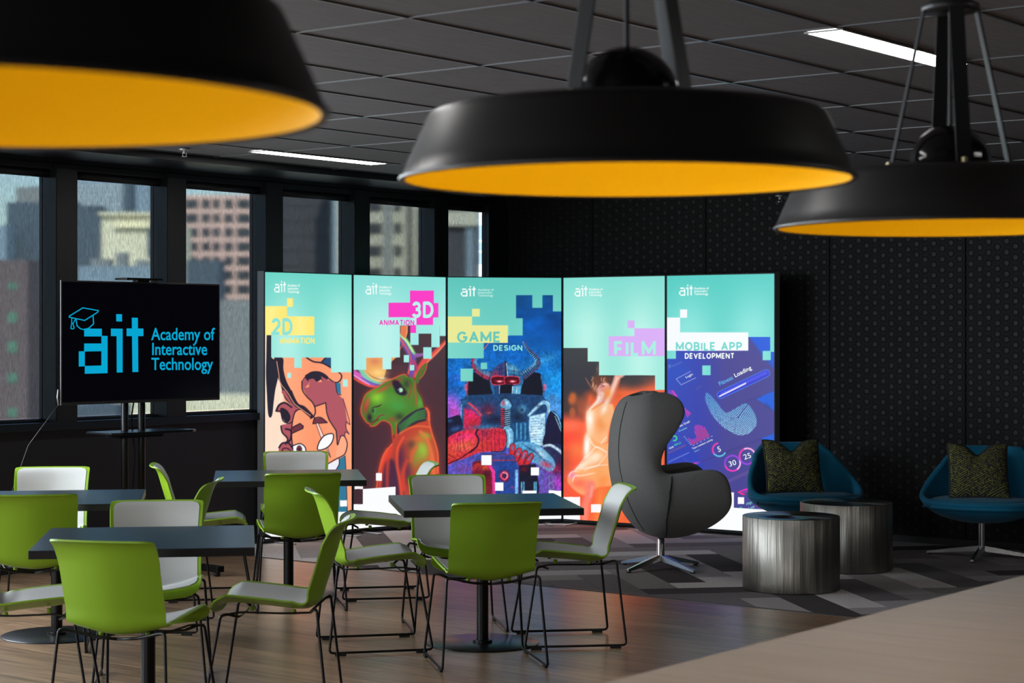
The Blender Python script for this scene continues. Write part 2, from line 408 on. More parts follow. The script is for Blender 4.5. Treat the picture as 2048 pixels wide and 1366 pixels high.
# fourth to sixth bays
t, w, h, z = bpx(540, 668, 300, None, 260, 'office_building', 'dark curtain wall tower in the fourth bay', M_darkf)
wins(t, 260, 540, h, [(548, 602), (608, 662)], [(330+30*k, 352+30*k) for k in range(8)], M_darkf)
t, w, h, z = bpx(666, 700, 300, None, 250, 'office_building', 'light concrete corner strip beside the dark curtain wall tower', M_beige)
fins(t, 250, 666, [(666, 674, 300, 700)], M_steel, .4, 'corner_strip')
t, w, h, z = bpx(700, 872, 300, None, 280, 'office_building', 'beige concrete building with square window openings in the fifth bay', M_beige)
wins(t, 280, 700, h, [(708, 764), (788, 803)], [(356+45*k, 378+45*k) for k in range(8)], M_darkf)
wins(t, 280, 700, h, [(768, 784)], [(320, 700)], M_roofg)
wins(t, 280, 700, h, [(814, 824), (842, 870)], [(320, 700)], M_darkf)
t, w, h, z = bpx(874, 956, 300, None, 270, 'office_building', 'dark grey building with one pale band in the sixth bay', M_darkf)
fins(t, 270, 874, [(874, 956, 424, 452)], M_beige, 1.0)
fins(t, 270, 874, [(934, 946, 300, 700)], M_steel, .5, 'corner_strip')
t, w, h, z = bpx(956, 1010, 300, None, 340, 'office_building', 'white sunlit building in the uncovered strip of the last window', M_pale)
wins(t, 340, 956, h, [(958, 1000)], [(450, 479), (484, 501), (505, 528)], M_steel)

# ---------------------------------------------------------------- ceiling luminaires
M_lamp = mat('lit_diffuser', (1, 1, 1, 1), .5, emit=(1, .98, .96, 1), es=22.0)
M_silver = mat('pale_metal', rgb(170, 170, 168), .35, .6)
spots = [(6.65, -6.6, 'long white recessed ceiling light at the upper right behind the right pendant'),
         (1.25, -4.4, 'thin white recessed ceiling light near the windows at the left'),
         (6.65, -10.8, None), (1.25, -8.6, None), (1.25, -12.8, None), (10.6, -5.0, None), (10.6, -9.0, None), (6.65, -14.6, None)]
for i, (r, q, lb) in enumerate(spots):
    t = thing('ceiling_light', lb or 'recessed ceiling light outside the frame', 'ceiling light', RP(r, q, CEIL), TH, 'recessed linear ceiling lights' if lb is None else None)
    b = MB(); b.box(-.012, 0, -.012, 1.212, -.006, .0); b.box(.15, .162, -.012, 1.212, -.006, .0); b.box(0, .15, -.012, 0, -.006, 0); b.box(0, .15, 1.2, 1.212, -.006, 0)
    b.build('light_frame', M_silver, t)
    MB().box(0, .15, 0, 1.2, -.005, -.0015).build('diffuser', M_lamp, t)
# sprinklers
def sprinkler(x, y, h, label):
    Y = F*(h-EYE)/(665-y); X = (x-1024)/F*Y
    t = thing('sprinkler', label, 'sprinkler', (X, Y, h))
    MB().lathe([(0, .004), (.035, .003), (.04, -.004), (.02, -.012), (.012, -.012)], 20).build('escutcheon', M_silver, t, smooth=True)
    b = MB(); b.lathe([(.010, -.010), (.010, -.03), (.004, -.032)], 12); b.box(-.014, -.010, -.002, .002, -.05, -.02); b.box(.010, .014, -.002, .002, -.05, -.02); b.build('sprinkler_body', M_silver, t)
    MB().lathe([(0, -.052), (.018, -.051), (.018, -.048), (0, -.047)], 16).build('deflector', M_silver, t)
    if h < CEIL-.02: MB().lathe([(.014, .003), (.014, CEIL-h+.004)], 12).build('drop_pipe', M_black, t)
sprinkler(369, 298, CEIL-.004, 'small round metal sprinkler head in the ceiling near the windows')
sprinkler(1560, 391, 2.665, 'small pale sprinkler head below the rim between the middle and right pendants')

# ---------------------------------------------------------------- pendants
M_shade = mat('satin_black_shade', rgb(58, 56, 56), .38, .35, spec=.8)
M_gloss = mat('gloss_black_dome', rgb(18, 18, 19), .12)
M_orange = mat('orange_lining', rgb(255, 200, 0), .6, spec=.15)
M_bulb = mat('warm_bulb', (1, 1, 1, 1), .4, emit=(1, .62, .22, 1), es=3.0)
M_strap = mat('dark_grey_strap', rgb(52, 52, 54), .4, .3)
M_bolt = mat('brass_bolt', rgb(170, 158, 120), .3, .8)
def pendant(loc, rot, label, pw):
    t = thing('pendant_lamp', label, 'pendant lamp', loc, rot, 'barn pendant lamps above the bench')
    out = [(.392, -.001), (.400, -.004), (.404, 0), (.401, .005), (.396, .009), (.388, .03), (.3545, .104), (.350, .112), (.342, .118), (.33, .122), (.20, .130), (.10, .136)]
    MB().lathe(out, 96).build('shade', M_shade, t, smooth=True)
    inn = [(.392, -.001), (.384, .03), (.3505, .102), (.345, .110), (.335, .115), (.2, .124), (.10, .130), (.086, .14), (.078, .18), (.05, .205), (0, .214)]
    l = MB().lathe(inn, 96).build('shade_lining', M_orange, t, smooth=True); l['label'] = 'orange painted lining of the shade'
    d = [(.125, .134), (.124, .142), (.104, .143), (.094, .146)]+[(.092*math.cos(a), .148+.088*math.sin(a)) for a in [PI/2*k/12 for k in range(13)]]
    MB().lathe(d, 48).build('dome', M_gloss, t, smooth=True)
    for k in range(4):
        a = PI/2*k+PI/2
        M = Matrix.Rotation(a, 4, 'Z')
        b = MB(); p0 = Vector((.137, 0, .134)); p1 = Vector((.060, 0, .505)); n = (p1-p0).normalized(); o = Vector((n.z, 0, -n.x))*.002
        vs = [M @ (p+s*o+Vector((0, y, 0))) for p in (p0, p1) for s in (-1, 1) for y in (-.017, .017)]
        b.add(vs, [(0, 1, 3, 2), (4, 6, 7, 5), (0, 4, 5, 1), (2, 3, 7, 6), (0, 2, 6, 4), (1, 5, 7, 3)]); st = b.build('strap', M_strap, t)
        c = M @ Vector((.140, 0, .143)); bb = MB().lathe([(0, -.007), (.007, -.006), (.007, .006), (0, .008)], 10, c=tuple(c)); bb.build('bolt', M_bolt, st)
    MB().lathe([(.0, .495), (.062, .495), (.066, .50), (.066, .512), (.03, .53), (.012, .56), (.0, .562)], 24).build('hub', M_strap, t, smooth=True)
    MB().tube([(0, 0, .22), (0, 0, CEIL-loc[2]-.01)], .0045, 8).build('cable', M_black, t)
    MB().lathe([(0, CEIL-loc[2]-.03), (.05, CEIL-loc[2]-.028), (.06, CEIL-loc[2]-.004), (0, CEIL-loc[2]-.004)], 24).build('ceiling_cup', M_black, t, smooth=True)
    MB().lathe([(0, .10), (.03, .105), (.045, .13), (.04, .16), (.02, .185), (.018, .2)], 20).build('bulb', M_bulb, t, smooth=True)
    ld = bpy.data.lights.new('bulb_light', 'POINT'); ld.energy = pw; ld.shadow_soft_size = .05; ld.color = (1, .93, .84)
    lo = bpy.data.objects.new('bulb_light', ld); COL.objects.link(lo); lo.parent = t; lo.location = (0, 0, .07)
pendant((-.60, 2.05, EYE+.2395), .1, 'nearest black pendant with orange lining, cut by the upper left corner', 1.6)
pendant((.203, 3.36, EYE+.2695), PI/4, 'middle black pendant with orange lining hanging over the light boxes', 2.5)
pendant((1.008, 4.37, EYE+.2415), 0, 'right black pendant with orange lining, cut by the right edge of the frame', 1.7)

# ---------------------------------------------------------------- bench in the foreground
bt = thing('bench_table', 'large pale wooden high table top filling the lower right corner', 'table', (.181, 3.85, 0), TH)
# local x to the right of its edge (along b), local y along the window direction
MB().box(0, .95, -1.3, 4.6, .862, .90).build('tabletop', M_ftop, bt, bevel=.004)
for y in (-1.1, 1.6, 4.35):
    MB().box(.12, .83, y, y+.06, 0, .862).build('leg_panel', M_black, bt, bevel=.004)
MB().box(.44, .50, -1.04, 4.35, .72, .80).build('stretcher', M_black, bt)

# ---------------------------------------------------------------- shell chairs
M_lime = mat('lime_plastic', rgb(138, 178, 40), .38, bump=(900, .02), spec=.35)
M_white = mat('pale_grey_plastic', rgb(208, 208, 203), .48, bump=(900, .02))
M_wire = mat('black_wire', rgb(9, 9, 10), .35, spec=.3)
M_foot = mat('black_rubber_glide', rgb(14, 14, 15), .7)
def catmull(P, n):
    out = []
    P = [Vector(p) for p in P]
    for i in range(len(P)-1):
        a = P[i-1] if i else P[0]*2-P[1]; b = P[i]; c = P[i+1]; d = P[i+2] if i+2 < len(P) else P[-1]*2-P[-2]
        for k in range(n):
            t = k/n; out.append(.5*((2*b)+(c-a)*t+(2*a-5*b+4*c-d)*t*t+(3*b-a-3*c+d)*t**3))
    out.append(P[-1]); return out
def resample(P, n):
    L_ = [0]
    for i in range(1, len(P)): L_.append(L_[-1]+(P[i]-P[i-1]).length)
    out = []; j = 0
    for k in range(n+1):
        s = L_[-1]*k/n
        while j < len(P)-2 and L_[j+1] < s: j += 1
        t = (s-L_[j])/max(1e-9, L_[j+1]-L_[j]); out.append(P[j].lerp(P[j+1], t))
    return out, L_[-1]
PROF = [(0, .232, .405), (0, .238, .422), (0, .222, .441), (0, .17, .447), (0, .08, .440), (0, -.02, .430), (0, -.10, .420), (0, -.158, .425), (0, -.200, .456), (0, -.222, .52), (0, -.248, .60), (0, -.272, .68), (0, -.288, .735), (0, -.303, .776), (0, -.326, .800), (0, -.348, .806)]
pc, PLEN = resample(catmull(PROF, 8), 64)
def shell_pt(t, u, inset=0.0, off=0.0):
    """t 0..1 along profile front->top, u -1..1 across"""
    s = t*64; i = min(63, int(s)); p = pc[i].lerp(pc[i+1], s-i)
    tg = (pc[min(64, i+2)]-pc[max(0, i-1)]).normalized(); nrm = Vector((0, -tg.z, tg.y))      # points to the sitter's side
    if nrm.z < 0 and t < .35 and t > .08: nrm = -nrm
    d0 = t*PLEN; d1 = (1-t)*PLEN
    hw = .228+(.212-.228)*min(1, max(0, (t-.30)/.25)) + (.008 if t > .8 else 0)*(t-.8)/.2
    def corner(hw, d, r):
        if d < r: return hw-r+math.sqrt(max(0, r*r-(r-d)**2))
        return hw
    hw -= inset
    hw = min(corner(hw, d1-inset*.0, .034), corner(hw, d0, .055))
    q = abs(u)**1.7
    # cupping: seat sides rise, back sides wrap forward
    seat = max(0, min(1, 1-(t-.36)/.16)); back = 1-seat; seat = max(0, min(1, 1-(t-.45)/.14)); back = max(0, min(1, (t-.40)/.22))
    fr = min(1, d0/.10)
    z_up = .054*q*seat*(1 if t > .1 else (.35+.65*fr)); y_fw = .046*q*back*(1 if t < .86 else max(.25, 1-(t-.86)/.14*.6))
    lower = 0
    P = Vector((u*hw, p.y+y_fw, p.z+z_up+lower*q))
    return P+nrm*off
NT, NU = 56, 16
def nrm_at(t, u):
    e = .012
    a = shell_pt(min(1, t+e), u)-shell_pt(max(0, t-e), u)
    uu = max(-.98, min(.98, u)); b = shell_pt(t, uu+.02)-shell_pt(t, uu-.02)
    n = a.cross(b)*-1 if False else b.cross(a)*-1
    return n.normalized() if n.length > 1e-9 else Vector((0, 0, 1))
def sheet(t0, t1, um, off0, off1, rc=0.0, endr=0.0):
    """closed slab following the shell between offsets; t0..t1, |u|<=um with rounded ends"""
    b = MB(); vs = []
    ts = []
    for i in range(NT+1):
        x = i/NT; ts.append(t0+(t1-t0)*(x if rc == 0 else (.5-.5*math.cos(PI*x))*.35+x*.65))
    for side in (off0, off1):
        for t in ts:
            w = um
            if rc:
                for d in ((t-t0)*PLEN, (t1-t)*PLEN):
                    if d < rc: w = min(w, um-(rc-math.sqrt(max(0, rc*rc-(rc-d)**2)))/.215)
            for j in range(NU+1):
                u = (-1+2*j/NU)*w
                vs.append(shell_pt(t, u)+nrm_at(t, u)*side)
    K = (NT+1)*(NU+1); g = lambda s, i, j: s*K+i*(NU+1)+j
    fs = []
    for i in range(NT):
        for j in range(NU):
            fs.append((g(0, i, j), g(0, i, j+1), g(0, i+1, j+1), g(0, i+1, j))); fs.append((g(1, i, j), g(1, i+1, j), g(1, i+1, j+1), g(1, i, j+1)))
    for i in range(NT):
        fs.append((g(0, i, 0), g(0, i+1, 0), g(1, i+1, 0), g(1, i, 0))); fs.append((g(0, i, NU), g(1, i, NU), g(1, i+1, NU), g(0, i+1, NU)))
    for j in range(NU):
        fs.append((g(0, 0, j), g(1, 0, j), g(1, 0, j+1), g(0, 0, j+1))); fs.append((g(0, NT, j), g(0, NT, j+1), g(1, NT, j+1), g(1, NT, j)))
    return b.add(vs, fs)
def make_chair():
    t = thing('shell_chair', '-', 'chair', (0, 0, 0), 0, 'lime and white shell chairs at the cafe tables')
    sh = sheet(0, 1, 1, -.0045, .0035).build('shell', M_lime, t, auto=50); sh['label'] = 'lime green outer shell'
    si = sheet(.055, .972, .925, .0030, .0062, rc=.035).build('inner_shell', M_white, t, auto=50); si['label'] = 'pale grey inner seat and back surface'
    r = .0064
    fw, rw = .250, .255; zf = .0145
    b = MB()
    for s in (-1, 1):
        path = [(s*.16, .13, .400), (s*.205, .165, .418), (s*.215, .195, .412), (s*.252, .262, zf), (s*.256, -.262, zf), (s*.226, -.215, .442), (s*.190, -.198, .436), (s*.09, -.168, .409), (0, -.160, .402)]
        b.tube(fillet(path, .022, 4), r, 8)
        b.tube(fillet([(s*.215, .19, .413), (s*.19, .12, .425), (s*.155, -.06, .415), (s*.13, -.17, .415)], .03, 3), .0045, 6)
    b.tube([(-.165, .13, .400), (-.08, .132, .393), (.08, .132, .393), (.165, .13, .400)], .0045, 6)
    sf = b.build('sled_frame', M_wire, t, smooth=True)
    for s in (-1, 1):
        for y in (.205, -.205): MB().box(s*.256-.008, s*.256+.008, y-.028, y+.028, 0, .014).build('glide', M_foot, sf, bevel=.002)
    bb = MB()
    for s in (-1, 1):
        for y, z in ((.08, .418), (-.10, .404)): bb.lathe([(.010, z), (.010, z+.02)], 10, c=(s*.10, y, 0), cap0=True)
    bb.build('mounting_boss', M_lime, t)
    return t
chair0 = make_chair()
used = False
def chair(x, y, yaw, label):
    global used
    o = chair0 if not used else copy_tree(chair0)
    used = True
    o.location = (x, y, 0); o.rotation_euler = (0, 0, math.radians(yaw)); o['label'] = label
# nearest left table
chair(-1.515, 7.64, -14, 'nearest lime chair seen from behind, at the front left table')
chair(-1.655, 8.76, 187, 'chair showing its pale inner back on the far side of the front left table')
chair(-1.03, 8.24, 88, 'chair in profile facing left, on the right side of the front left table')
chair(-2.06, 8.17, -83, 'chair facing right, cut by the left frame edge, at the front left table')
# back left table
chair(-2.43, 9.72, 10, 'lime chair seen from behind at the left frame edge, at the back left table')
chair(-2.70, 11.02, 187, 'chair showing its pale back below the television, behind the back left table')
chair(-1.93, 10.36, 89, 'chair in profile facing left, right end of the back left table')
# back middle table
chair(-1.86, 11.60, -80, 'chair in profile facing right, left end of the back middle table')
chair(-1.255, 11.15, 12, 'lime chair seen from behind, near side of the back middle table')
chair(-1.42, 12.50, 187, 'pale inner back of the farthest chair, right before the 2D light box')
chair(-.80, 11.65, 100, 'chair in profile facing left, right end of the back middle table')
# centre table
chair(-.135, 9.285, 12.5, 'lime chair seen from behind, near side of the centre table')
chair(-.316, 10.39, 190, 'pale inner back and green seat edge of the chair behind the centre table')
chair(.29, 9.92, 98, 'chair in profile facing left, right side of the centre table before the grey armchair')
chair(-.711, 9.755, -77, 'chair in profile facing right, left side of the centre table')

# ---------------------------------------------------------------- cafe tables
M_top = mat('dark_teal_laminate', rgb(34, 45, 52), .30, spec=.30)
M_edge = mat('black_table_edge', rgb(20, 20, 22), .35)
M_ped = mat('black_pedestal', rgb(10, 11, 13), .3, spec=.35)
def cafe(x, y, yaw, label):
    t = thing('cafe_table', label, 'table', (x, y, 0), math.radians(yaw), 'square pedestal cafe tables')
    MB().box(-.45, .45, -.45, .45, .700, .7335).build('table_edge', M_edge, t, bevel=.0012)
    MB().box(-.449, .449, -.449, .449, .7337, .735).build('tabletop', M_top, t)
    MB().lathe([(.0305, .0075), (.0305, .70)], 28).build('pole', M_ped, t, smooth=True)
    MB().lathe([(0, .0075), (.05, .0075), (.05, .020), (.034, .022)], 28).build('collar', M_ped, t, auto=40)
    MB().lathe([(.29, 0), (.29, .004), (.284, .007), (0, .0075)], 72, cap0=True).build('base_disc', M_ped, t, auto=40)
    MB().box(-.13, .13, -.13, .13, .690, .700).build('mounting_plate', M_ped, t)
cafe(-1.555, 8.12, 8, 'square dark topped table at the front left')
cafe(-2.42, 10.10, 9, 'square dark topped table at the back left, cut by the frame edge')
cafe(-1.37, 11.65, 8, 'square dark topped table at the back middle before the 2D light box')
cafe(-.1525, 9.84, 8.5, 'square dark topped pedestal table in the centre')

# ---------------------------------------------------------------- drum side tables
M_drum = mat('brushed_steel', rgb(178, 172, 162), .36, 1.0)
for nm in ('brushed_steel',):
    m = MATS[nm]; N = m.node_tree.nodes; L = m.node_tree.links; b = N['Principled BSDF']
    b.inputs['Anisotropic'].default_value = .85
    tg = N.new('ShaderNodeTangent'); tg.direction_type = 'RADIAL'; tg.axis = 'Z'; L.new(tg.outputs[0], b.inputs['Tangent'])
    tc = N.new('ShaderNodeTexCoord'); mp = N.new('ShaderNodeMapping'); mp.inputs['Scale'].default_value = (14, 14, .5); nz = N.new('ShaderNodeTexNoise'); nz.inputs['Scale'].default_value = 1.0; nz.inputs['Detail'].default_value = 4
    L.new(tc.outputs['Object'], mp.inputs[0]); L.new(mp.outputs[0], nz.inputs['Vector'])
    bp = N.new('ShaderNodeBump'); bp.inputs['Strength'].default_value = .6; bp.inputs['Distance'].default_value = .03; L.new(nz.outputs[0], bp.inputs['Height']); L.new(bp.outputs[0], b.inputs['Normal'])
    mr = N.new('ShaderNodeMapRange'); mr.inputs[1].default_value = .3; mr.inputs[2].default_value = .7; mr.inputs[3].default_value = .7; mr.inputs[4].default_value = 1.15
    L.new(nz.outputs[0], mr.inputs[0]); hs = N.new('ShaderNodeHueSaturation'); hs.inputs['Color'].default_value = rgb(150, 145, 136); L.new(mr.outputs[0], hs.inputs['Value']); L.new(hs.outputs[0], b.inputs['Base Color'])
M_dtop = mat('brushed_steel_top', rgb(150, 150, 148), .26, 1.0, aniso=1)
m = MATS['brushed_steel_top']; b = m.node_tree.nodes['Principled BSDF']; b.inputs['Anisotropic'].default_value = .95
tg = m.node_tree.nodes.new('ShaderNodeTangent'); tg.direction_type = 'RADIAL'; tg.axis = 'Z'; m.node_tree.links.new(tg.outputs[0], b.inputs['Tangent'])
def drum(x, y, R, h, label):
    t = thing('drum_table', label, 'side table', (x, y, 0), random.random())
    MB().lathe([(R-.01, .006), (R, .008), (R, h-.003), (R-.0015, h-.001)], 128).build('drum_side', M_drum, t, auto=40)
    MB().lathe([(R-.0015, h-.001), (R-.004, h), (R*.6, h), (R*.3, h), (.0005, h)], 128).build('drum_top', M_dtop, t, auto=40)
    MB().lathe([(R-.02, 0), (R-.02, .01), (0, .01)], 64, cap0=True).build('plinth', M_black, t)
drum(1.752, 11.93, .303, .461, 'nearer brushed steel drum side table')
drum(2.272, 12.92, .310, .458, 'farther brushed steel drum side table beside the blue armchair')

# ---------------------------------------------------------------- television on a stand
M_scr = mat('dark_screen', rgb(3, 3, 8), .18, emit=rgb(4, 4, 10), es=.6)
M_cyan = mat('cyan_screen_graphic', (0, 0, 0, 1), .4, emit=rgb(0, 164, 208), es=1.0)
M_bez = mat('television_bezel', rgb(52, 50, 49), .5)
TL = Vector((-2.825, 11.9, 0)); TR = Vector((-1.984, 12.9, 0))
tw = (TR-TL).length; ta = math.atan2(TR.y-TL.y, TR.x-TL.x)
tz1 = EYE+105/F*11.9; tz0 = EYE-146/F*11.9
tv = thing('television_stand', 'black television on a twin pole stand showing cyan ait lettering', 'television', ((TL.x+TR.x)/2, (TL.y+TR.y)/2, 0), ta)
MB().box(-tw/2, tw/2, 0, .010, tz0, tz1).build('bezel', M_bez, tv, bevel=.002); MB().box(-tw/2+.06, tw/2-.06, .010, .05, tz0+.05, tz1-.08).build('back_cover', M_ped, tv, bevel=.008)
scr = MB().box(-tw/2+.010, tw/2-.010, -.002, .002, tz0+.020, tz1-.010).build('screen', M_scr, tv)
b = MB(); b.tube([(-.075, .10, .06), (-.075, .10, 1.75)], .024, 16); b.build('pole', M_ped, tv, smooth=True)
b = MB(); b.tube([(.065, .10, .06), (.065, .10, 1.75)], .024, 16); b.build('pole', M_ped, tv, smooth=True)
MB().box(-.22, .22, .045, .085, 1.30, 1.72).build('bracket', M_ped, tv)
b = MB(); b.prism([(-.28, -.14), (.30, -.14), (.36, -.10), (.36, .16), (-.34, .16), (-.34, -.10)], .955, .970); b.build('shelf', M_ped, tv, bevel=.003)
MB().box(-.18, .18, .02, .17, .925, .955).build('shelf_bracket', M_ped, tv)
b = MB(); b.box(-.46, .46, .06, .14, .03, .07); b.build('base_bar', M_ped, tv, bevel=.004)
for s in (-1, 1):
    MB().box(s*.40-.03, s*.40+.03, -.30, .42, .03, .07).build('base_foot', M_ped, tv, bevel=.004); bf = tv.children[-1] if False else COL.objects[-1]
    for y in (-.26, .38): MB().lathe([(0, 0), (.02, .004), (.024, .02), (.02, .03), (0, .03)], 14, c=(s*.40, y, 0)).build('caster', M_foot, bf, smooth=True)
b = MB(); b.box(-.155, .145, -.02, .10, tz1+.012, tz1+.026); b.box(-.05, .05, .0, .05, tz1, tz1+.013); b.build('camera_bar', M_ped, tv, bevel=.002)
b = MB(); b.tube([(-.01, .085, tz0+.02), (-.02, .10, 1.05), (0, .09, .80), (-.02, .10, .4), (.0, .10, .09)], .005, 6); b.build('cable', M_foot, tv, smooth=True)
b = MB(); b.tube([(-tw/2-.006, .02, tz0+.10), (-tw/2-.012, .02, tz0+.05), (-tw/2-.004, .02, tz0)], .005, 6); b.build('cable_clip', M_silver, tv, smooth=True)
b = MB(); b.tube([(-tw/2, .03, tz0), (-tw/2-.10, .20, .90), (-tw/2-.25, .20, .55), (-tw/2-.34, .25, .03)], .003, 6); b.build('cable', M_strap, tv, smooth=True)
# ---------------------------------------------------------------- wing armchair
M_grey = mat('grey_wool', rgb(118, 117, 115), .9, noise=(160, .10, (1, 1, 1)), bump=(500, .15), sheen=.15)
M_seam = mat('dark_seam', rgb(26, 26, 27), .8)
M_chrome = mat('polished_aluminium', rgb(190, 190, 190), .24, 1.0)
def interp(tab, x):
    if x <= tab[0][0]: return tab[0][1]
    for i in range(len(tab)-1):
        if x <= tab[i+1][0]:
            a, b = tab[i], tab[i+1]; t = (x-a[0])/(b[0]-a[0]); t = t; return a[1]+(b[1]-a[1])*t
    return tab[-1][1]
def smooth_tab(tab, n=6):
    P = catmull([(a, b, 0) for a, b in tab], n); out = []
    for p in P:
        if not out or p.x > out[-1][0]+1e-5: out.append((p.x, p.y))
    return out
# forward axis is +x. tables against height
EB = smooth_tab([(.215, -.02), (.25, -.13), (.31, -.20), (.385, -.255), (.50, -.312), (.65, -.345), (.80, -.355), (.95, -.345), (1.06, -.32), (1.12, -.295), (1.16, -.262), (1.185, -.21)])
EF = smooth_tab([(.215, .06), (.245, .16), (.30, .27), (.36, .352), (.445, .408), (.53, .408), (.59, .38), (.625, .32), (.645, .21), (.660, .07), (.680, -.03), (.72, -.058), (.78, -.052), (.85, -.02), (.93, .04), (1.01, .09), (1.07, .118), (1.13, .105), (1.165, .06), (1.185, -.03)])
EW = smooth_tab([(.215, .09), (.245, .21), (.30, .31), (.38, .38), (.46, .41), (.55, .41), (.64, .39), (.74, .355), (.85, .33), (.97, .31), (1.06, .29), (1.12, .255), (1.16, .21), (1.185, .17)])
ER = smooth_tab([(.215, .07), (.27, .17), (.36, .25), (.50, .28), (.60, .26), (.70, .225), (.80, .215), (1.0, .22), (1.1, .20), (1.185, .13)])
def egg_pt(z, s, off=0.0):
    B, Fw, Wd, rb = interp(EB, z), interp(EF, z), interp(EW, z), interp(ER, z)
    a = abs(s); th = min(1, a/.62)*PI/2; rb = min(rb, (Fw-B)*.8)
    if a < .62: x = B+rb*(1-math.cos(th)); y = Wd*math.sin(th)
    else:
        k = (a-.62)/.38; x = B+rb+(Fw-B-rb)*k; y = Wd*(1-.08*k*k)
    # the arms rise towards the front, the head wings above the middle of the back
    up = .075*max(0, min(1, (x+.02)/.30))*math.exp(-((z-.66)/.13)**2)+.030*min(1, a/.6)**2*max(0, (z-1.0)/.185)**2
    return Vector((x, math.copysign(y, s) if s else 0, z+up))
egg = thing('wing_armchair', 'tall grey wool wing armchair in profile on a four star swivel base', 'armchair', (1.012, 12.93, 0), math.radians(7))
NS = 56
zs = [.215+.37*(i/20) for i in range(21)]+[.585+.145*(i/26) for i in range(1, 27)]+[.73+.39*(i/16) for i in range(1, 17)]+[1.12+.065*(i/8) for i in range(1, 9)]; NZ = len(zs)-1
ss = [-1+2*j/NS for j in range(NS+1)]
G = [[egg_pt(z, s) for s in ss] for z in zs]
def gn(i, j):
    a = G[min(NZ, i+1)][j]-G[max(0, i-1)][j]; b = G[i][min(NS, j+1)]-G[i][max(0, j-1)]
    n = a.cross(b); return n.normalized() if n.length > 1e-9 else Vector((0, 0, -1))
TK = .05
b = MB(); vs = []
for side in (0, 1):
    for i in range(NZ+1):
        for j in range(NS+1):
            n = gn(i, j)
            if n.dot(G[i][j]-Vector((0.0, 0, G[i][j].z if i > 4 else .6))) > 0: n = -n
            e = min(1, i/6.0); vs.append(G[i][j]+(n*TK*(.4+.6*e) if side else Vector((0, 0, 0))))
K = (NZ+1)*(NS+1); g = lambda s, i, j: s*K+i*(NS+1)+j; fs = []
for i in range(NZ):
    for j in range(NS):
        fs.append((g(0, i, j), g(0, i, j+1), g(0, i+1, j+1), g(0, i+1, j))); fs.append((g(1, i, j), g(1, i+1, j), g(1, i+1, j+1), g(1, i, j+1)))
for j in range(NS):
    fs.append((g(0, NZ, j), g(0, NZ, j+1), g(1, NZ, j+1), g(1, NZ, j)))
for i in range(NZ):
    fs.append((g(0, i, 0), g(0, i+1, 0), g(1, i+1, 0), g(1, i, 0))); fs.append((g(0, i, NS), g(1, i, NS), g(1, i+1, NS), g(0, i+1, NS)))
fs.append(tuple(g(0, 0, j) for j in range(NS, -1, -1)))
b.add(vs, fs)
es = b.build('upholstered_shell', M_grey, egg, smooth=True)
md = es.modifiers.new('sub', 'SUBSURF'); md.levels = 1; md.render_levels = 1
# seam piping down the flank on both sides, and along the back edge
for sgn in (-1, 1):
    pts = []
    for k in range(26):
        z = .655-(.655-.222)*k/25; xt = .0-.035*math.sin(min(1, (.665-z)/.30)*PI/2)+.03*max(0, (.36-z)/.14)
        best = min((egg_pt(z, .3+.7*q/200) for q in range(201)), key=lambda p: abs(p.x-xt))
        pts.append((best.x, sgn*(best.y+.001), best.z))
    MB().tube(pts, [.0035+.004*math.sin(PI*min(1, k/14)) for k in range(26)], 6).build('seam', M_seam, egg, smooth=True)
pts = [egg_pt(z, -.22) for z in [.28+(1.14-.28)*k/30 for k in range(31)]]
MB().tube(pts, .0032, 6).build('seam', M_seam, egg, smooth=True)
b = MB(); b.lathe([(0, .34), (.20, .34), (.27, .36), (.285, .40), (.27, .44), (.20, .455), (0, .46)], 40, c=(.06, 0, 0)); b.build('seat_cushion', M_grey, egg, smooth=True)
MB().lathe([(.016, .10), (.016, .25)], 16).build('gas_spring', M_black, egg, smooth=True)
MB().lathe([(0, .045), (.030, .046), (.034, .06), (.027, .075), (.027, .205), (.024, .21), (0, .21)], 28).build('post', M_chrome, egg, auto=40)
def star(parent, angs, R=.34, z0=.07, m=None):
    for a in angs:
        M = Matrix.Rotation(math.radians(a), 4, 'Z'); b = MB(); rings = []
        for k in range(9):
            t = k/8; x = .02+(R-.02)*t; w = .026-.010*t; h1 = z0+.028-(z0+.028-.026)*t**1.1; h0 = z0-.012-(z0-.012-.010)*t
            rings += [M @ Vector((x, -w, h0)), M @ Vector((x, w, h0)), M @ Vector((x, w*.55, h1)), M @ Vector((x, -w*.55, h1))]
        f = [(4*i+k, 4*i+(k+1) % 4, 4*i+4+(k+1) % 4, 4*i+4+k) for i in range(8) for k in range(4)]+[(3, 2, 1, 0), (32, 33, 34, 35)]
        b.add(rings, f); lg = b.build('star_leg', m or M_chrome, parent, bevel=.002)
        p = M @ Vector((R-.02, 0, 0)); MB().lathe([(0, 0), (.016, 0), (.016, .012), (0, .013)], 14, c=tuple(p)).build('glide', M_foot, lg)
star(egg, (-60, 130, 30, 217))

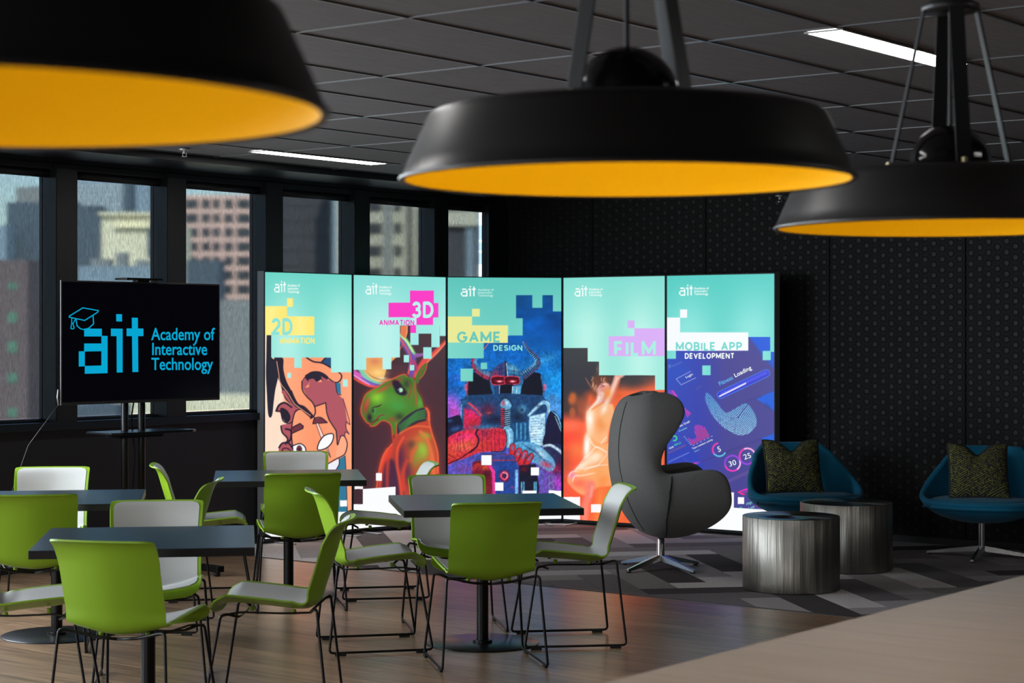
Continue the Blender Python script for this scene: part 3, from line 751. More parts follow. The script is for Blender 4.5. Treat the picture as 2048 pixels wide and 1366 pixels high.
# ---------------------------------------------------------------- blue lounge chairs
M_blue = mat('petrol_blue_wool', rgb(0, 116, 152), .85, noise=(140, .08, (1, 1, 1)), bump=(500, .12), sheen=.1)
def lounge(x, y, yaw, label, legs):
    """forward is -y before turning"""
    t = thing('lounge_chair', label, 'armchair', (x, y, 0), math.radians(yaw), 'petrol blue lounge chairs')
    NA = 72
    def rimz(a):      # a: angle from the back, 0..pi
        a = abs(a); 
        if a < .62: return .765
        if a < 1.75:
            k = (a-.62)/1.13; k = k*k*(3-2*k)*.35+.65*k**.85; return .765-.345*k
        return .42-.02*min(1, (a-1.75)/.6)
    def prof(a):
        A = abs(a); back = max(0, 1-A/1.7)
        rx = .43; ry = .37+.0*back
        rz = rimz(a); P = []
        ox, oy = math.sin(a)*rx, math.cos(a)*ry
        base = [(0.10, .245), (.40, .258), (.70, .295), (.90, .345), (1.0, .395)]
        for k, z in base: P.append(Vector((ox*k, oy*k, z)))
        n = 7
        for k in range(1, n+1):
            f = k/n; z = .395+(rz-.395)*f; lean = 1+(.08*f if A < 1.75 else .0)*(1 if A < .9 else .4) - (0.22*max(0, f-.1)*min(1, max(0, (A-.0)/1.0))*(1 if A < 1.75 else 0) if False else 0)
            # upper back narrows a little
            nx = 1-.20*f*max(0, min(1, (rz-.45)/.3))*min(1, A/.6)*(1 if A < 1.7 else 0)*.55
            P.append(Vector((ox*lean*nx, oy*lean, z)))
        return P
    V = []; n = None
    outer = []
    for i in range(NA):
        a = -PI+2*PI*i/NA; P = catmull(prof(a), 2); outer.append(P); n = len(P)
    inner = []
    for i in range(NA):
        P = outer[i]; Q = []
        for k, p in enumerate(P):
            h = Vector((p.x, p.y, 0)); h = h.normalized() if h.length > 1e-6 else Vector((0, 0, 0))
            tg = (P[min(n-1, k+1)]-P[max(0, k-1)]).normalized(); nn = Vector((-h.x*tg.z, -h.y*tg.z, tg.x*h.x+tg.y*h.y))
            Q.append(p+nn*.042)
        inner.append(Q)
    b = MB(); vs = [p for P in outer for p in P]+[p for P in inner for p in P]; K = NA*n; fs = []
    rim = []
    for i in range(NA):
        j = (i+1) % NA
        for k in range(n-1):
            fs.append((i*n+k, j*n+k, j*n+k+1, i*n+k+1)); fs.append((K+i*n+k, K+i*n+k+1, K+j*n+k+1, K+j*n+k))
        m_ = (outer[i][-1]+inner[i][-1])/2+Vector((0, 0, .014)); rim.append(m_)
    vs += rim
    for i in range(NA):
        j = (i+1) % NA
        fs.append((i*n+n-1, j*n+n-1, 2*K+j, 2*K+i)); fs.append((2*K+i, 2*K+j, K+j*n+n-1, K+i*n+n-1))
    fs.append(tuple(i*n for i in range(NA-1, -1, -1))); fs.append(tuple(K+i*n for i in range(NA)))
    b.add(vs, fs); b.build('upholstered_shell', M_blue, t, smooth=True)
    c = MB(); c.lathe([(0, .335), (.80, .35), (.93, .375), (.955, .395), (.93, .413), (.80, .424), (0, .432)], 64)
    c.v = [(v[0]*.385, v[1]*.335-.01, v[2]) for v in c.v]; c.build('seat_cushion', M_blue, t, smooth=True)
    MB().lathe([(.026, .055), (.026, .248), (0, .249)], 24).build('post', M_chrome, t, auto=40)
    star(t, legs, .40, .055)
    return t
lounge(2.17, 14.05, 12, 'petrol blue lounge chair with dark patterned cushion behind the drum tables', (10, 100, 190, 280))
lounge(3.37, 13.62, -24, 'petrol blue lounge chair at the right edge of the frame', (177, 270, 360, 90))

# ---------------------------------------------------------------- raster painter working on vertex grids
class Art:
    def __init__(s, PX, PY):
        s.X, s.Y = PX, PY; s.C = np.zeros(PX.shape+(3,)); s.tf = (0, 0, 1.0)
        s.dx = abs(PX[0, -1]-PX[0, 0])/(PX.shape[1]-1)
    def T(s, ox, oy, sc): s.tf = (ox, oy, sc)
    def P(s, pts, sm=0, closed=True):
        p = np.array(pts, float)
        if sm:
            n = len(p); out = []
            rng = range(n) if closed else range(n-1)
            for i in rng:
                if closed: a, b, c, d = p[i-1], p[i], p[(i+1) % n], p[(i+2) % n]
                else: a = p[max(0, i-1)]; b = p[i]; c = p[i+1]; d = p[min(n-1, i+2)]
                for k in range(sm):
                    t = k/sm; out.append(.5*((2*b)+(c-a)*t+(2*a-5*b+4*c-d)*t*t+(3*b-a-3*c+d)*t**3))
            if not closed: out.append(p[-1])
            p = np.array(out)
        ox, oy, sc = s.tf
        return np.stack([ox+p[:, 0]/sc, oy+p[:, 1]/sc], 1)
    def box(s, p, m):
        x0, x1, y0, y1 = p[:, 0].min()-m, p[:, 0].max()+m, p[:, 1].min()-m, p[:, 1].max()+m
        r = np.where(((s.Y >= y0) & (s.Y <= y1)).any(1))[0]; c = np.where(((s.X >= x0) & (s.X <= x1)).any(0))[0]
        if len(r) == 0 or len(c) == 0: return None
        return slice(r[0], r[-1]+1), slice(c[0], c[-1]+1)
    def dist(s, X, Y, p, closed, ws=None):
        d = np.full(X.shape, 1e9); ins = np.zeros(X.shape, bool); n = len(p)
        for i in range(n if closed else n-1):
            a = p[i]; b = p[(i+1) % n]; ex, ey = b-a; l2 = ex*ex+ey*ey+1e-9
            t = np.clip(((X-a[0])*ex+(Y-a[1])*ey)/l2, 0, 1)
            dd = np.hypot(X-a[0]-t*ex, Y-a[1]-t*ey)
            if ws is not None: dd = dd-(ws[i]+(ws[i+1]-ws[i])*t)/2
            d = np.minimum(d, dd)
            if closed and a[1] != b[1]:
                c = ((a[1] > Y) != (b[1] > Y)) & (X < (b[0]-a[0])*(Y-a[1])/(b[1]-a[1])+a[0]); ins ^= c
        return np.where(ins, -d, d) if closed else d
    def mix(s, sl, A, col):
        col = np.array(col, float); A = np.clip(A, 0, 1)[..., None]; s.C[sl] = s.C[sl]*(1-A)+col*A
    def fill(s, pts, col, soft=.5, al=1.0, sm=0):
        p = s.P(pts, sm); sl = s.box(p, soft*2+1)
        if sl is None: return
        d = s.dist(s.X[sl], s.Y[sl], p, True); s.mix(sl, al*(.5-d/(2*soft)), col)
    def grad(s, pts, stops, ang, soft=.5, al=1.0, sm=0):
        """stops: [(position, colour)] along direction ang (degrees) through the bounding box"""
        p = s.P(pts, sm); sl = s.box(p, soft*2+1)
        if sl is None: return
        X, Y = s.X[sl], s.Y[sl]; d = s.dist(X, Y, p, True)
        cx, cy = math.cos(math.radians(ang)), math.sin(math.radians(ang)); q = p[:, 0]*cx+p[:, 1]*cy
        t = (X*cx+Y*cy-q.min())/(q.max()-q.min()+1e-6)
        col = np.stack([np.interp(t, [a for a, _ in stops], [c[k] for _, c in stops]) for k in range(3)], -1)
        A = np.clip(al*(.5-d/(2*soft)), 0, 1)[..., None]; s.C[sl] = s.C[sl]*(1-A)+col*A
    def line(s, pts, w, col, soft=.5, al=1.0, sm=6, closed=False):
        """w in source units, number or list"""
        k = s.tf[2]
        p = s.P(pts, sm, closed)
        if closed: p = np.vstack([p, p[:1]])
        n = len(p)
        if isinstance(w, (list, tuple)): ws = np.interp(np.linspace(0, 1, n), np.linspace(0, 1, len(w)), w)/k
        else: ws = np.full(n, w/k)
        sl = s.box(p, ws.max()/2+soft*2+1)
        if sl is None: return
        d = s.dist(s.X[sl], s.Y[sl], p, False, ws); s.mix(sl, al*(.5-d/(2*soft)), col)
    def blob(s, cx, cy, rx, ry, col, al=1.0, ang=0, pw=1.0):
        ox, oy, sc = s.tf; cx, cy, rx, ry = ox+cx/sc, oy+cy/sc, rx/sc, ry/sc
        p = np.array([[cx-2.2*max(rx, ry), cy-2.2*max(rx, ry)], [cx+2.2*max(rx, ry), cy+2.2*max(rx, ry)]]); sl = s.box(p, 1)
        if sl is None: return
        X, Y = s.X[sl]-cx, s.Y[sl]-cy; c, q = math.cos(math.radians(ang)), math.sin(math.radians(ang))
        u, v = (X*c+Y*q)/rx, (-X*q+Y*c)/ry; s.mix(sl, al*np.exp(-((u*u+v*v)**pw)*1.2), col)
    def rect(s, x0, y0, x1, y1, col, soft=.35, al=1.0): s.fill([(x0, y0), (x1, y0), (x1, y1), (x0, y1)], col, soft, al)
    def noise(s, scx, scy, amt, seed=1, ang=0, sl=None, mask=None):
        c, q = math.cos(ang), math.sin(ang); U = (s.X*c+s.Y*q)*scx; V = (-s.X*q+s.Y*c)*scy
        rs = np.random.RandomState(seed); tab = rs.rand(256, 256)
        def vn(u, v):
            i, j = np.floor(u).astype(int), np.floor(v).astype(int); fu, fv = u-i, v-j; fu = fu*fu*(3-2*fu); fv = fv*fv*(3-2*fv)
            g = lambda a, b: tab[a % 256, b % 256]
            return g(i, j)*(1-fu)*(1-fv)+g(i+1, j)*fu*(1-fv)+g(i, j+1)*(1-fu)*fv+g(i+1, j+1)*fu*fv
        n = (vn(U, V)+.5*vn(U*2.1, V*2.1)+.25*vn(U*4.3, V*4.3))/1.75-.5
        f = 1+amt*2*n
        if mask is not None: f = 1+(f-1)*mask
        s.C *= f[..., None]; return n

def emis(name, r, g, b, es=1.0): return mat(name, (0, 0, 0, 1), .35, emit=rgb(r, g, b), es=es)
M_print = bpy.data.materials.new('backlit_print'); M_print.use_nodes = True
N = M_print.node_tree.nodes; L = M_print.node_tree.links; pb = N['Principled BSDF']; pb.inputs['Base Color'].default_value = (0.02, .02, .02, 1); pb.inputs['Roughness'].default_value = .35
at_ = N.new('ShaderNodeAttribute'); at_.attribute_name = 'print'; L.new(at_.outputs['Color'], pb.inputs['Emission Color']); pb.inputs['Emission Strength'].default_value = 1.0
M_white_l = emis('white_backlit_letter', 244, 252, 250); M_teal_l = emis('teal_backlit_letter', 140, 226, 214)
M_yel_l = emis('yellow_backlit_letter', 255, 232, 112); M_pink_l = emis('pink_backlit_letter', 240, 52, 190); M_lb = mat('light_box_frame', rgb(150, 158, 162), .5)
M_lbd = mat('light_box_edge', rgb(30, 44, 46), .4, .3)

class Panel:
    def __init__(s, A, B, z0, z1, name, label):
        s.A = Vector((A[0], A[1], 0)); s.B = Vector((B[0], B[1], 0)); d = s.B-s.A; s.w = d.length; s.d = d/s.w; s.z0, s.z1 = z0, z1
        s.t = thing('light_box' if name is None else name, label, 'light box', s.A, math.atan2(d.y, d.x), None)
    def inv(s, x, y):
        kx = (x-1024)/F
        # A + u d = q (kx, 1)
        u = (kx*s.A.y-s.A.x)/(s.d.x-kx*s.d.y); q = s.A.y+u*s.d.y
        return u, EYE+q*(665-y)/F
    def px(s, U, Z):
        X = s.A.x+U*s.d.x; Y = s.A.y+U*s.d.y; return 1024+F*X/Y, 665-F*(Z-EYE)/Y
    def grid(s, u0, u1, z0, z1, nx, nz):
        U, Z = np.meshgrid(np.linspace(u0, u1, nx+1), np.linspace(z1, z0, nz+1)); s.U, s.Z = U, Z
        return s.px(U, Z)
    def emit_mesh(s, art, y, name='printed_panel', m=None):
        nz, nx = s.U.shape; co = np.zeros((nz*nx, 3)); co[:, 0] = s.U.ravel(); co[:, 1] = y; co[:, 2] = s.Z.ravel()
        i = np.arange(nz-1)[:, None]*nx+np.arange(nx-1)[None, :]; i = i.ravel()
        q = np.stack([i+nx, i+nx+1, i+1, i], 1).astype(np.int32)
        me = bpy.data.meshes.new(name); me.vertices.add(len(co)); me.vertices.foreach_set('co', co.ravel())
        me.loops.add(q.size); me.loops.foreach_set('vertex_index', q.ravel()); me.polygons.add(len(q))
        me.polygons.foreach_set('loop_start', np.arange(0, q.size, 4, dtype=np.int32))
        me.polygons.foreach_set('loop_total', np.full(len(q), 4, dtype=np.int32)); me.update(calc_edges=True)
        c = np.clip(art.C, 0, 255)/255.0; c = np.where(c <= .04045, c/12.92, ((c+.055)/1.055)**2.4)
        at = me.color_attributes.new('print', 'FLOAT_COLOR', 'POINT'); at.data.foreach_set('color', np.concatenate([c.reshape(-1, 3), np.ones((len(co), 1))], 1).ravel())
        me.materials.append(m or M_print); o = bpy.data.objects.new(name, me); COL.objects.link(o); o.parent = s.t; return o
    def text(s, txt, x0, y0, x1, y1, m, bold=0.0, y=-.003, ang=0, name='lettering', parent=None, shear=0):
        """lettering filling the given rectangle (artwork units are the print's own pixels)"""
        cu = bpy.data.curves.new(name, 'FONT'); cu.body = txt; cu.size = 1; cu.offset = bold; cu.resolution_u = 3
        if '\n' in txt: cu.space_line = .86
        ob = bpy.data.objects.new(name, cu); COL.objects.link(ob); dg = bpy.context.evaluated_depsgraph_get()
        me = bpy.data.meshes.new_from_object(ob.evaluated_get(dg)); bpy.data.objects.remove(ob)
        vx = [v.co.x for v in me.vertices]; vy = [v.co.y for v in me.vertices]; a0, a1, b0, b1 = min(vx), max(vx), min(vy), max(vy)
        cxm, cym = (x0+x1)/2, (y0+y1)/2; c, q = math.cos(math.radians(ang)), math.sin(math.radians(ang))
        for v in me.vertices:
            X = x0+(v.co.x-a0)/(a1-a0)*(x1-x0); Y = y1-(v.co.y-b0)/(b1-b0)*(y1-y0)
            if ang or shear:
                dx, dy = X-cxm-shear*(Y-cym), Y-cym; X, Y = cxm+dx*c+dy*q, cym-dx*q+dy*c
            u, z = s.inv(X, Y); v.co = (u, y, z)
        me.materials.clear(); me.materials.append(m); o = bpy.data.objects.new(name, me); COL.objects.link(o); o.parent = parent or s.t; return o
    def shapes(s, polys, m, y=-.0025, name='logo', parent=None):
        b = MB()
        for p in polys:
            vs = []
            for X, Y in p: u, z = s.inv(X, Y); vs.append((u, y, z))
            b.add(vs, [tuple(range(len(vs)-1, -1, -1))])
        o = b.build(name, m, parent or s.t); return o

def _arc(cx, cy, rx, ry, a0, a1, n=14):
    return [(cx+rx*math.cos(math.radians(a0+(a1-a0)*k/n)), cy+ry*math.sin(math.radians(a0+(a1-a0)*k/n))) for k in range(n+1)]
GL = {'A': (.74, [[(0, 1), (.37, 0), (.74, 1)], [(.13, .66), (.61, .66)]]), 'N': (.68, [[(0, 1), (0, 0), (.68, 1), (.68, 0)]]), 'I': (0, [[(0, 0), (0, 1)]]),
      'M': (.86, [[(0, 1), (0, 0), (.43, .80), (.86, 0), (.86, 1)]]), 'T': (.64, [[(0, 0), (.64, 0)], [(.32, 0), (.32, 1)]]), 'O': (.80, [_arc(.40, .5, .40, .5, 0, 360, 40)]),
      'D': (.68, [[(.30, 0), (0, 0), (0, 1), (.30, 1)]+_arc(.28, .5, .40, .5, 90, -90, 22)]), 'E': (.52, [[(.52, 0), (0, 0), (0, 1), (.52, 1)], [(0, .5), (.46, .5)]]), 'F': (.50, [[(.50, 0), (0, 0), (0, 1)], [(0, .52), (.44, .52)]]),
      'L': (.46, [[(0, 0), (0, 1), (.46, 1)]]), 'P': (.56, [[(0, 1), (0, 0), (.30, 0)]+_arc(.28, .28, .28, .28, -90, 90)+[(0, .56)]]), 'B': (.58, [[(0, .48), (.28, .48)]+_arc(.28, .24, .26, .24, 90, -90)+[(0, 0), (0, 1), (.30, 1)]+_arc(.30, .74, .28, .26, 90, -90)]),
      'V': (.72, [[(0, 0), (.36, 1), (.72, 0)]]), 'S': (.58, [_arc(.29, .25, .27, .25, -25, -180, 12)+_arc(.29, .25, .27, .25, 180, 110, 5)+_arc(.29, .75, .29, .25, -70, 90, 14)+_arc(.29, .75, .29, .25, 90, 160, 6)]),
      'G': (.78, [_arc(.40, .5, .40, .5, -40, -360, 32)+[(.80, .52), (.46, .52)]]), '2': (.56, [_arc(.28, .28, .28, .28, -170, 20, 16)+[(.50, .48), (.0, 1), (.58, 1)]]), '3': (.56, [_arc(.27, .25, .25, .25, -165, 70, 16)+[(.22, .47)], [(.22, .47)]+_arc(.27, .73, .29, .27, -80, 160, 18)]), ' ': (.2, [])}
def glyphs(pn, txt, x0, y0, x1, y1, m, wt=.225, y=-.003, name='lettering'):
    """grotesk capitals drawn as strokes, fitted to the rectangle"""
    g = wt+.16; W = sum(GL[c][0] for c in txt)+g*(len(txt)-1)+wt; h = y1-y0; sx = (x1-x0)/W; q = []; cx = wt/2
    def M_(p): return (x0+(cx+p[0])*sx, y0+h*(wt*.45+p[1]*(1-wt*.9)))
    for c in txt:
        w, ls = GL[c]
        for l in ls:
            P = [Vector((*M_(p), 0)) for p in l]; closed = (P[0]-P[-1]).length < 1e-4
            n = len(P)
            for i in range(n-1):
                a, b = P[i], P[i+1]; d = b-a
                if d.length < 1e-5: continue
                d.normalize(); long_ = (b-a).length > h*.3
                # horizontal strokes take the vertical weight, vertical ones the horizontal weight
                tw_ = math.hypot(d.y*wt*sx, d.x*wt*.9*h); nn = Vector((-d.y, d.x, 0))*tw_/2
                e = tw_*.5 if (0 < i or closed) and long_ is False else 0
                ea = tw_*.45 if (i > 0 or closed) else 0; eb = tw_*.45 if (i < n-2 or closed) else 0
                if not long_: ea = min(ea, tw_*.12); eb = min(eb, tw_*.12)
                a2, b2 = a-d*ea, b+d*eb
                if c in 'AVM' : 
                    pass
                q.append([tuple((a2+nn)[:2]), tuple((b2+nn)[:2]), tuple((b2-nn)[:2]), tuple((a2-nn)[:2])])
        cx += w+g
    q = [[(p[0], min(y1, max(y0, p[1]))) for p in s_] for s_ in q]
    return pn.shapes(q, m, y=y, name=name)
def R4(x0, y0, x1, y1): return [(x0, y0), (x1, y0), (x1, y1), (x0, y1)]
def ait(pn, ox, oy, w, h, m):
    """pixel letter logo in the box ox,oy,w,h ; unit grid measured on the television"""
    U = []
    g = lambda x, y: (ox+x*w, oy+y*h)
    def r(x0, y0, x1, y1): U.append([g(x0, y0), g(x1, y0), g(x1, y1), g(x0, y1)])
    # letter a
    r(.085, .25, .36, .38); r(.36, .375, .45, .51); r(.085, .505, .45, .63); r(0, .625, .095, .885); r(.36, .51, .45, 1.0); r(.09, .875, .45, 1.0)
    # letter i
    r(.585, 0, .675, .13); r(.50, .245, .68, .37); r(.59, .37, .68, .985)
    # letter t
    r(.83, .065, .92, .975); r(.745, .245, 1.0, .37)
    return pn.shapes(U, m, name='logo')

joints = [(-1.883, 14.42), (-1.273, 15.16), (-.546, 15.84), (.4253, 16.0), (1.25, 15.43), (2.058, 14.84)]
TEAL0, TEAL1 = np.array([108, 212, 198.]), np.array([176, 240, 230.])
def backlight(s, base0, base1, cols):
    """uneven backlighting painted into the print colour, brighter in bands and away from the top"""
    u = (s.X-s.X.min())/(s.X.max()-s.X.min()); v = (s.Y-s.Y.min())/(s.Y.max()-s.Y.min())
    t = np.clip(v*5.0, 0, 1)*.9; side = .5-.5*np.cos(2*PI*(u*cols[0]+cols[1])); t = np.clip(t*(.45+.55*side)+.25*v, 0, 1)
    s.C[:] = np.array(base0)*(1-t[..., None])+np.array(base1)*t[..., None]
def mkpanel(i, label):
    A, B = Vector(joints[i]), Vector(joints[i+1])
    pn = Panel(A, B, .02, 2.077, None, label); w = pn.w
    f = MB(); f.box(.003, w-.003, .002, .075, .020, 2.077)
    f.build('case', M_lb, pn.t)
    e = MB(); e.box(.003, .011, -.002, .004, .02, 2.077); e.box(w-.011, w-.003, -.002, .004, .02, 2.077); e.box(.003, w-.003, -.002, .004, 2.069, 2.077); e.box(.003, w-.003, -.002, .004, .02, .042)
    e.build('edge_frame', M_lbd, pn.t)
    for x in (.10, w-.16):
        q = MB(); q.box(x, x+.05, -.20, .26, 0.0, .012); q.box(x+.01, x+.04, .01, .06, .012, .021); q.build('foot_plate', M_silver, pn.t, bevel=.002)
    X, Y = pn.grid(.011, w-.011, .042, 2.069, 210, 470)
    return pn, Art(X, Y)
def final(pn, art): return pn.emit_mesh(art, -.0005)
# ================================================================ print 1 : flat cartoon portrait
pn, A = mkpanel(0, 'leftmost light box, yellow 2D animation panel with cartoon faces')
BK = (34, 28, 42); MR = (176, 86, 96); DM = (112, 48, 60); OR = (255, 158, 116)
A.T(520, 540, 5.253)
A.C[:] = OR
A.grad([(-40, 600), (230, 600), (300, 1400), (330, 2000), (340, 2900), (-40, 2900)], [(0, (255, 222, 198)), (.7, (255, 226, 204)), (1, (255, 176, 136))], 0, soft=5)
A.grad([(150, 900), (980, 900), (980, 2900), (330, 2900), (310, 1900), (250, 1330), (180, 1050)], [(0, (255, 176, 132)), (.5, (255, 152, 108)), (1, (255, 166, 124))], 0, soft=1.5)
A.fill([(140, 1366), (180, 1170), (240, 1500), (300, 1650), (200, 1700), (150, 1900), (110, 1560)], (255, 224, 200), sm=4)
A.fill([(75, 640), (122, 640), (122, 900), (150, 940), (185, 1000), (190, 1120), (160, 1260), (142, 1400), (130, 1511), (110, 1551), (85, 1511), (72, 1300), (62, 1100), (66, 900)], (32, 34, 46), sm=4)
# nose / cheek band of the upper figure
A.fill([(150, 915), (240, 925), (245, 1040), (275, 1160), (330, 1270), (400, 1400), (460, 1440), (545, 1520), (540, 1560), (430, 1470), (370, 1440), (330, 1420), (255, 1340), (215, 1200), (185, 1120), (170, 1000)], BK, sm=4)
A.fill([(225, 1280), (262, 1270), (330, 1390), (400, 1470), (350, 1500), (335, 1430), (260, 1330)], MR, sm=4)
A.line([(175, 960), (195, 1080), (215, 1190), (290, 1290), (350, 1390), (390, 1430), (530, 1530)], 7, (255, 176, 140))
A.line([(330, 1270), (390, 1400), (470, 1440), (555, 1530), (575, 1560)], 12, BK)
A.fill([(690, 915), (750, 915), (750, 1030), (650, 975)], (30, 74, 120)); A.line([(480, 915), (560, 962), (655, 978), (752, 1030)], 17, BK); A.line([(640, 975), (690, 920)], 16, BK)
A.line([(752, 1030), (850, 1095), (848, 1150), (815, 1180), (770, 1175), (700, 1125), (620, 1080), (545, 1078), (480, 1110)], 14, BK)
A.fill([(480, 1110), (545, 1066), (640, 1070), (720, 1130), (660, 1175), (640, 1150), (590, 1180), (520, 1160), (500, 1190), (460, 1200), (440, 1170)], BK, sm=4)
# chestnut hair
A.fill([(440, 1175), (470, 1130), (520, 1190), (470, 1235), (515, 1230), (510, 1150), (560, 1140), (600, 1180), (660, 1175), (640, 1115), (700, 1150), (790, 1185), (810, 1290), (880, 1370), (900, 1480), (915, 1585), (942, 1625), (905, 1600), (908, 1670), (935, 1725), (897, 1700), (892, 1745), (830, 1760), (812, 1830), (800, 1690), (720, 1570), (690, 1395), (575, 1435), (545, 1380), (490, 1320), (450, 1250)], MR)
A.line([(440, 1170), (445, 1260), (490, 1330), (545, 1385), (575, 1440), (580, 1500), (560, 1540), (530, 1560)], 13, BK)
A.line([(870, 1350), (910, 1480), (945, 1625), (905, 1595), (905, 1670), (938, 1725), (897, 1700), (890, 1745)], 8, (60, 40, 70), sm=2)
A.fill([(795, 1187), (845, 1187), (850, 1310), (808, 1285)], (34, 120, 160)); A.line([(795, 1187), (810, 1290), (850, 1312)], 9, BK)
A.line([(575, 1435), (690, 1395), (700, 1500), (725, 1575), (800, 1690), (812, 1835)], 12, BK, sm=0)
# face line at left with curls
A.fill([(170, 1490), (200, 1420), (260, 1390), (330, 1440), (420, 1460), (375, 1480), (345, 1600), (335, 1800), (350, 1925), (215, 1925), (200, 1860), (250, 1820), (300, 1815), (270, 1760), (220, 1690), (225, 1630), (270, 1620), (320, 1600), (260, 1570), (215, 1500)], MR, sm=3)
A.line([(170, 1480), (200, 1420), (260, 1395), (330, 1440)], 20, BK); A.fill([(215, 1450), (280, 1470), (320, 1540), (300, 1600), (260, 1590), (225, 1530)], (34, 28, 42), sm=4)
A.line([(175, 1480), (215, 1490), (240, 1580), (290, 1610), (330, 1600)], 13, BK); A.line([(220, 1640), (235, 1710), (290, 1770), (270, 1830)], 16, BK)
A.line([(270, 1670), (325, 1690), (320, 1780), (280, 1810)], 20, BK); A.line([(200, 1865), (235, 1820), (300, 1820), (345, 1880)], 18, BK); A.line([(225, 1925), (245, 1875), (300, 1880), (340, 1925)], 12, BK)
A.line([(420, 1465), (375, 1480), (345, 1570), (330, 1700), (340, 1830), (352, 1925)], 12, BK)
A.fill([(335, 1655), (420, 1612), (455, 1640), (450, 1665), (340, 1715)], DM); A.line([(335, 1655), (420, 1612), (455, 1640), (450, 1665), (340, 1715)], 11, BK, sm=0)
A.fill([(348, 1840), (420, 1822), (475, 1860), (487, 1930), (352, 1930)], (250, 250, 252)); A.line([(348, 1845), (420, 1824), (472, 1860), (487, 1930)], 12, BK)
A.blob(412, 1882, 30, 40, DM, 1, pw=4); A.blob(412, 1882, 12, 16, BK, 1, pw=4); A.line([(412, 1845), (440, 1882), (412, 1920), (384, 1882)], 6, BK, closed=True)
A.fill([(555, 1612), (575, 1560), (640, 1552), (706, 1600), (690, 1606)], DM); A.line([(555, 1615), (575, 1558), (640, 1550), (706, 1602)], 11, BK); A.line([(555, 1615), (706, 1604)], 10, BK, sm=0)
A.fill([(588, 1615), (612, 1612), (665, 1740), (742, 1965), (690, 1880), (640, 1765)], (255, 210, 190)); A.line([(588, 1615), (640, 1765), (740, 1968)], 6, BK, sm=0); A.line([(612, 1612), (668, 1740), (742, 1968)], 6, BK, sm=0)
A.fill([(608, 1890), (620, 1812), (680, 1738), (765, 1722), (760, 1800), (700, 1868)], (252, 252, 252), sm=4); A.line([(608, 1890), (620, 1812), (680, 1738), (765, 1722), (760, 1800), (700, 1868)], 12, BK, closed=True)
A.fill([(818, 1835), (848, 1748), (890, 1745), (916, 1820), (900, 1912), (870, 1950), (800, 1960)], (255, 172, 134), sm=4); A.line([(818, 1835), (848, 1748), (888, 1750), (916, 1825), (900, 1912), (870, 1950), (790, 1990), (700, 2045)], 11, BK)
A.fill([(830, 1985), (890, 1950), (900, 2120), (915, 2550), (930, 2900), (600, 2900), (600, 2200), (800, 2110)], (34, 118, 152)); A.fill([(700, 2050), (830, 1982), (830, 2040), (795, 2105), (700, 2105)], (238, 238, 248)); A.line([(830, 1982), (830, 2040), (795, 2105)], 9, BK)
A.line([(893, 1950), (903, 2120), (918, 2550), (932, 2900)], 8, BK)
A.rect(840, 2420, 914, 2484, (250, 252, 254)); A.rect(500, 2541, 980, 2600, (252, 253, 255))
A.rect(0, 2595, 980, 2900, (252, 253, 255))
art_mask = A.C.copy()
backlight(A, TEAL0, TEAL1, (1.6, .1)); teal = A.C.copy(); A.C = art_mask
def tealfill(A, teal, rects):
    for (x0, y0, x1, y1) in rects:
        p = A.P([(x0, y0), (x1, y0), (x1, y1), (x0, y1)]); sl = A.box(p, 2)
        if sl is None: continue
        d = A.dist(A.X[sl], A.Y[sl], p, True); a = np.clip(.5-d/.7, 0, 1)[..., None]; A.C[sl] = A.C[sl]*(1-a)+teal[sl]*a
tealfill(A, teal, [(-50, -80, 1000, 683), (118, 680, 1000, 920), (360, 918, 437, 1028), (745, 918, 1000, 1075), (288, 1080, 326, 1135), (870, 1150, 921, 1225)])
for r in ((-50, 380, 283, 684), (283, 488, 570, 686), (283, 297, 347, 388)): A.grad(R4(*r), [(0, (255, 230, 112)), (.5, (255, 240, 140)), (1, (255, 230, 110))], 0, soft=.35)
final(pn, A)
ait(pn, 548, 562, 23.5, 23, M_white_l)
pn.text('Academy of\nInteractive\nTechnology', 574.5, 568, 599, 587.5, M_white_l, .012)
glyphs(pn, '2D', 542.5, 636, 584.5, 670.3, M_teal_l); glyphs(pn, 'ANIMATION', 559, 675, 628.5, 688, M_yel_l)

# ================================================================ print 2 : moose
pn, A = mkpanel(1, 'second light box from the left, magenta 3D animation panel with a green moose')
A.T(700, 540, 5.253)
A.C[:] = (68, 42, 48); A.grad(R4(-50, 1000, 1100, 2900), [(0, (58, 36, 44)), (.5, (80, 46, 54)), (1, (62, 40, 50))], 0)
RED = (255, 82, 52); OG = (255, 140, 74)
# moon disc and left antler
A.fill([(100, 920), (470, 900), (440, 960), (380, 1050), (350, 1135), (260, 1130), (180, 1080), (110, 1000)], (238, 168, 92), sm=4, soft=1); A.blob(300, 1080, 90, 50, (255, 214, 130), .9); A.blob(260, 960, 60, 40, (214, 112, 96), .6); A.blob(340, 1140, 60, 18, (255, 236, 190), .8)
A.line([(30, 1070), (110, 1130), (200, 1200), (320, 1222)], [60, 70, 50, 30], (214, 96, 190), soft=2); A.line([(30, 1130), (110, 1180), (220, 1222), (320, 1226)], [14, 20, 16, 8], RED, soft=1.5)
A.line([(110, 1040), (160, 1110), (240, 1165), (360, 1195), (440, 1165)], [50, 56, 50, 40, 20], (126, 206, 176), soft=2); A.line([(150, 1060), (220, 1130), (320, 1165), (430, 1150)], [12, 22, 22, 12], (250, 196, 110), soft=1.5)
A.line([(120, 1130), (200, 1180), (300, 1212), (350, 1216)], [10, 26, 22, 10], (110, 96, 190), soft=1.5); A.line([(40, 1105), (130, 1160), (200, 1200)], 8, (250, 200, 220), soft=1)
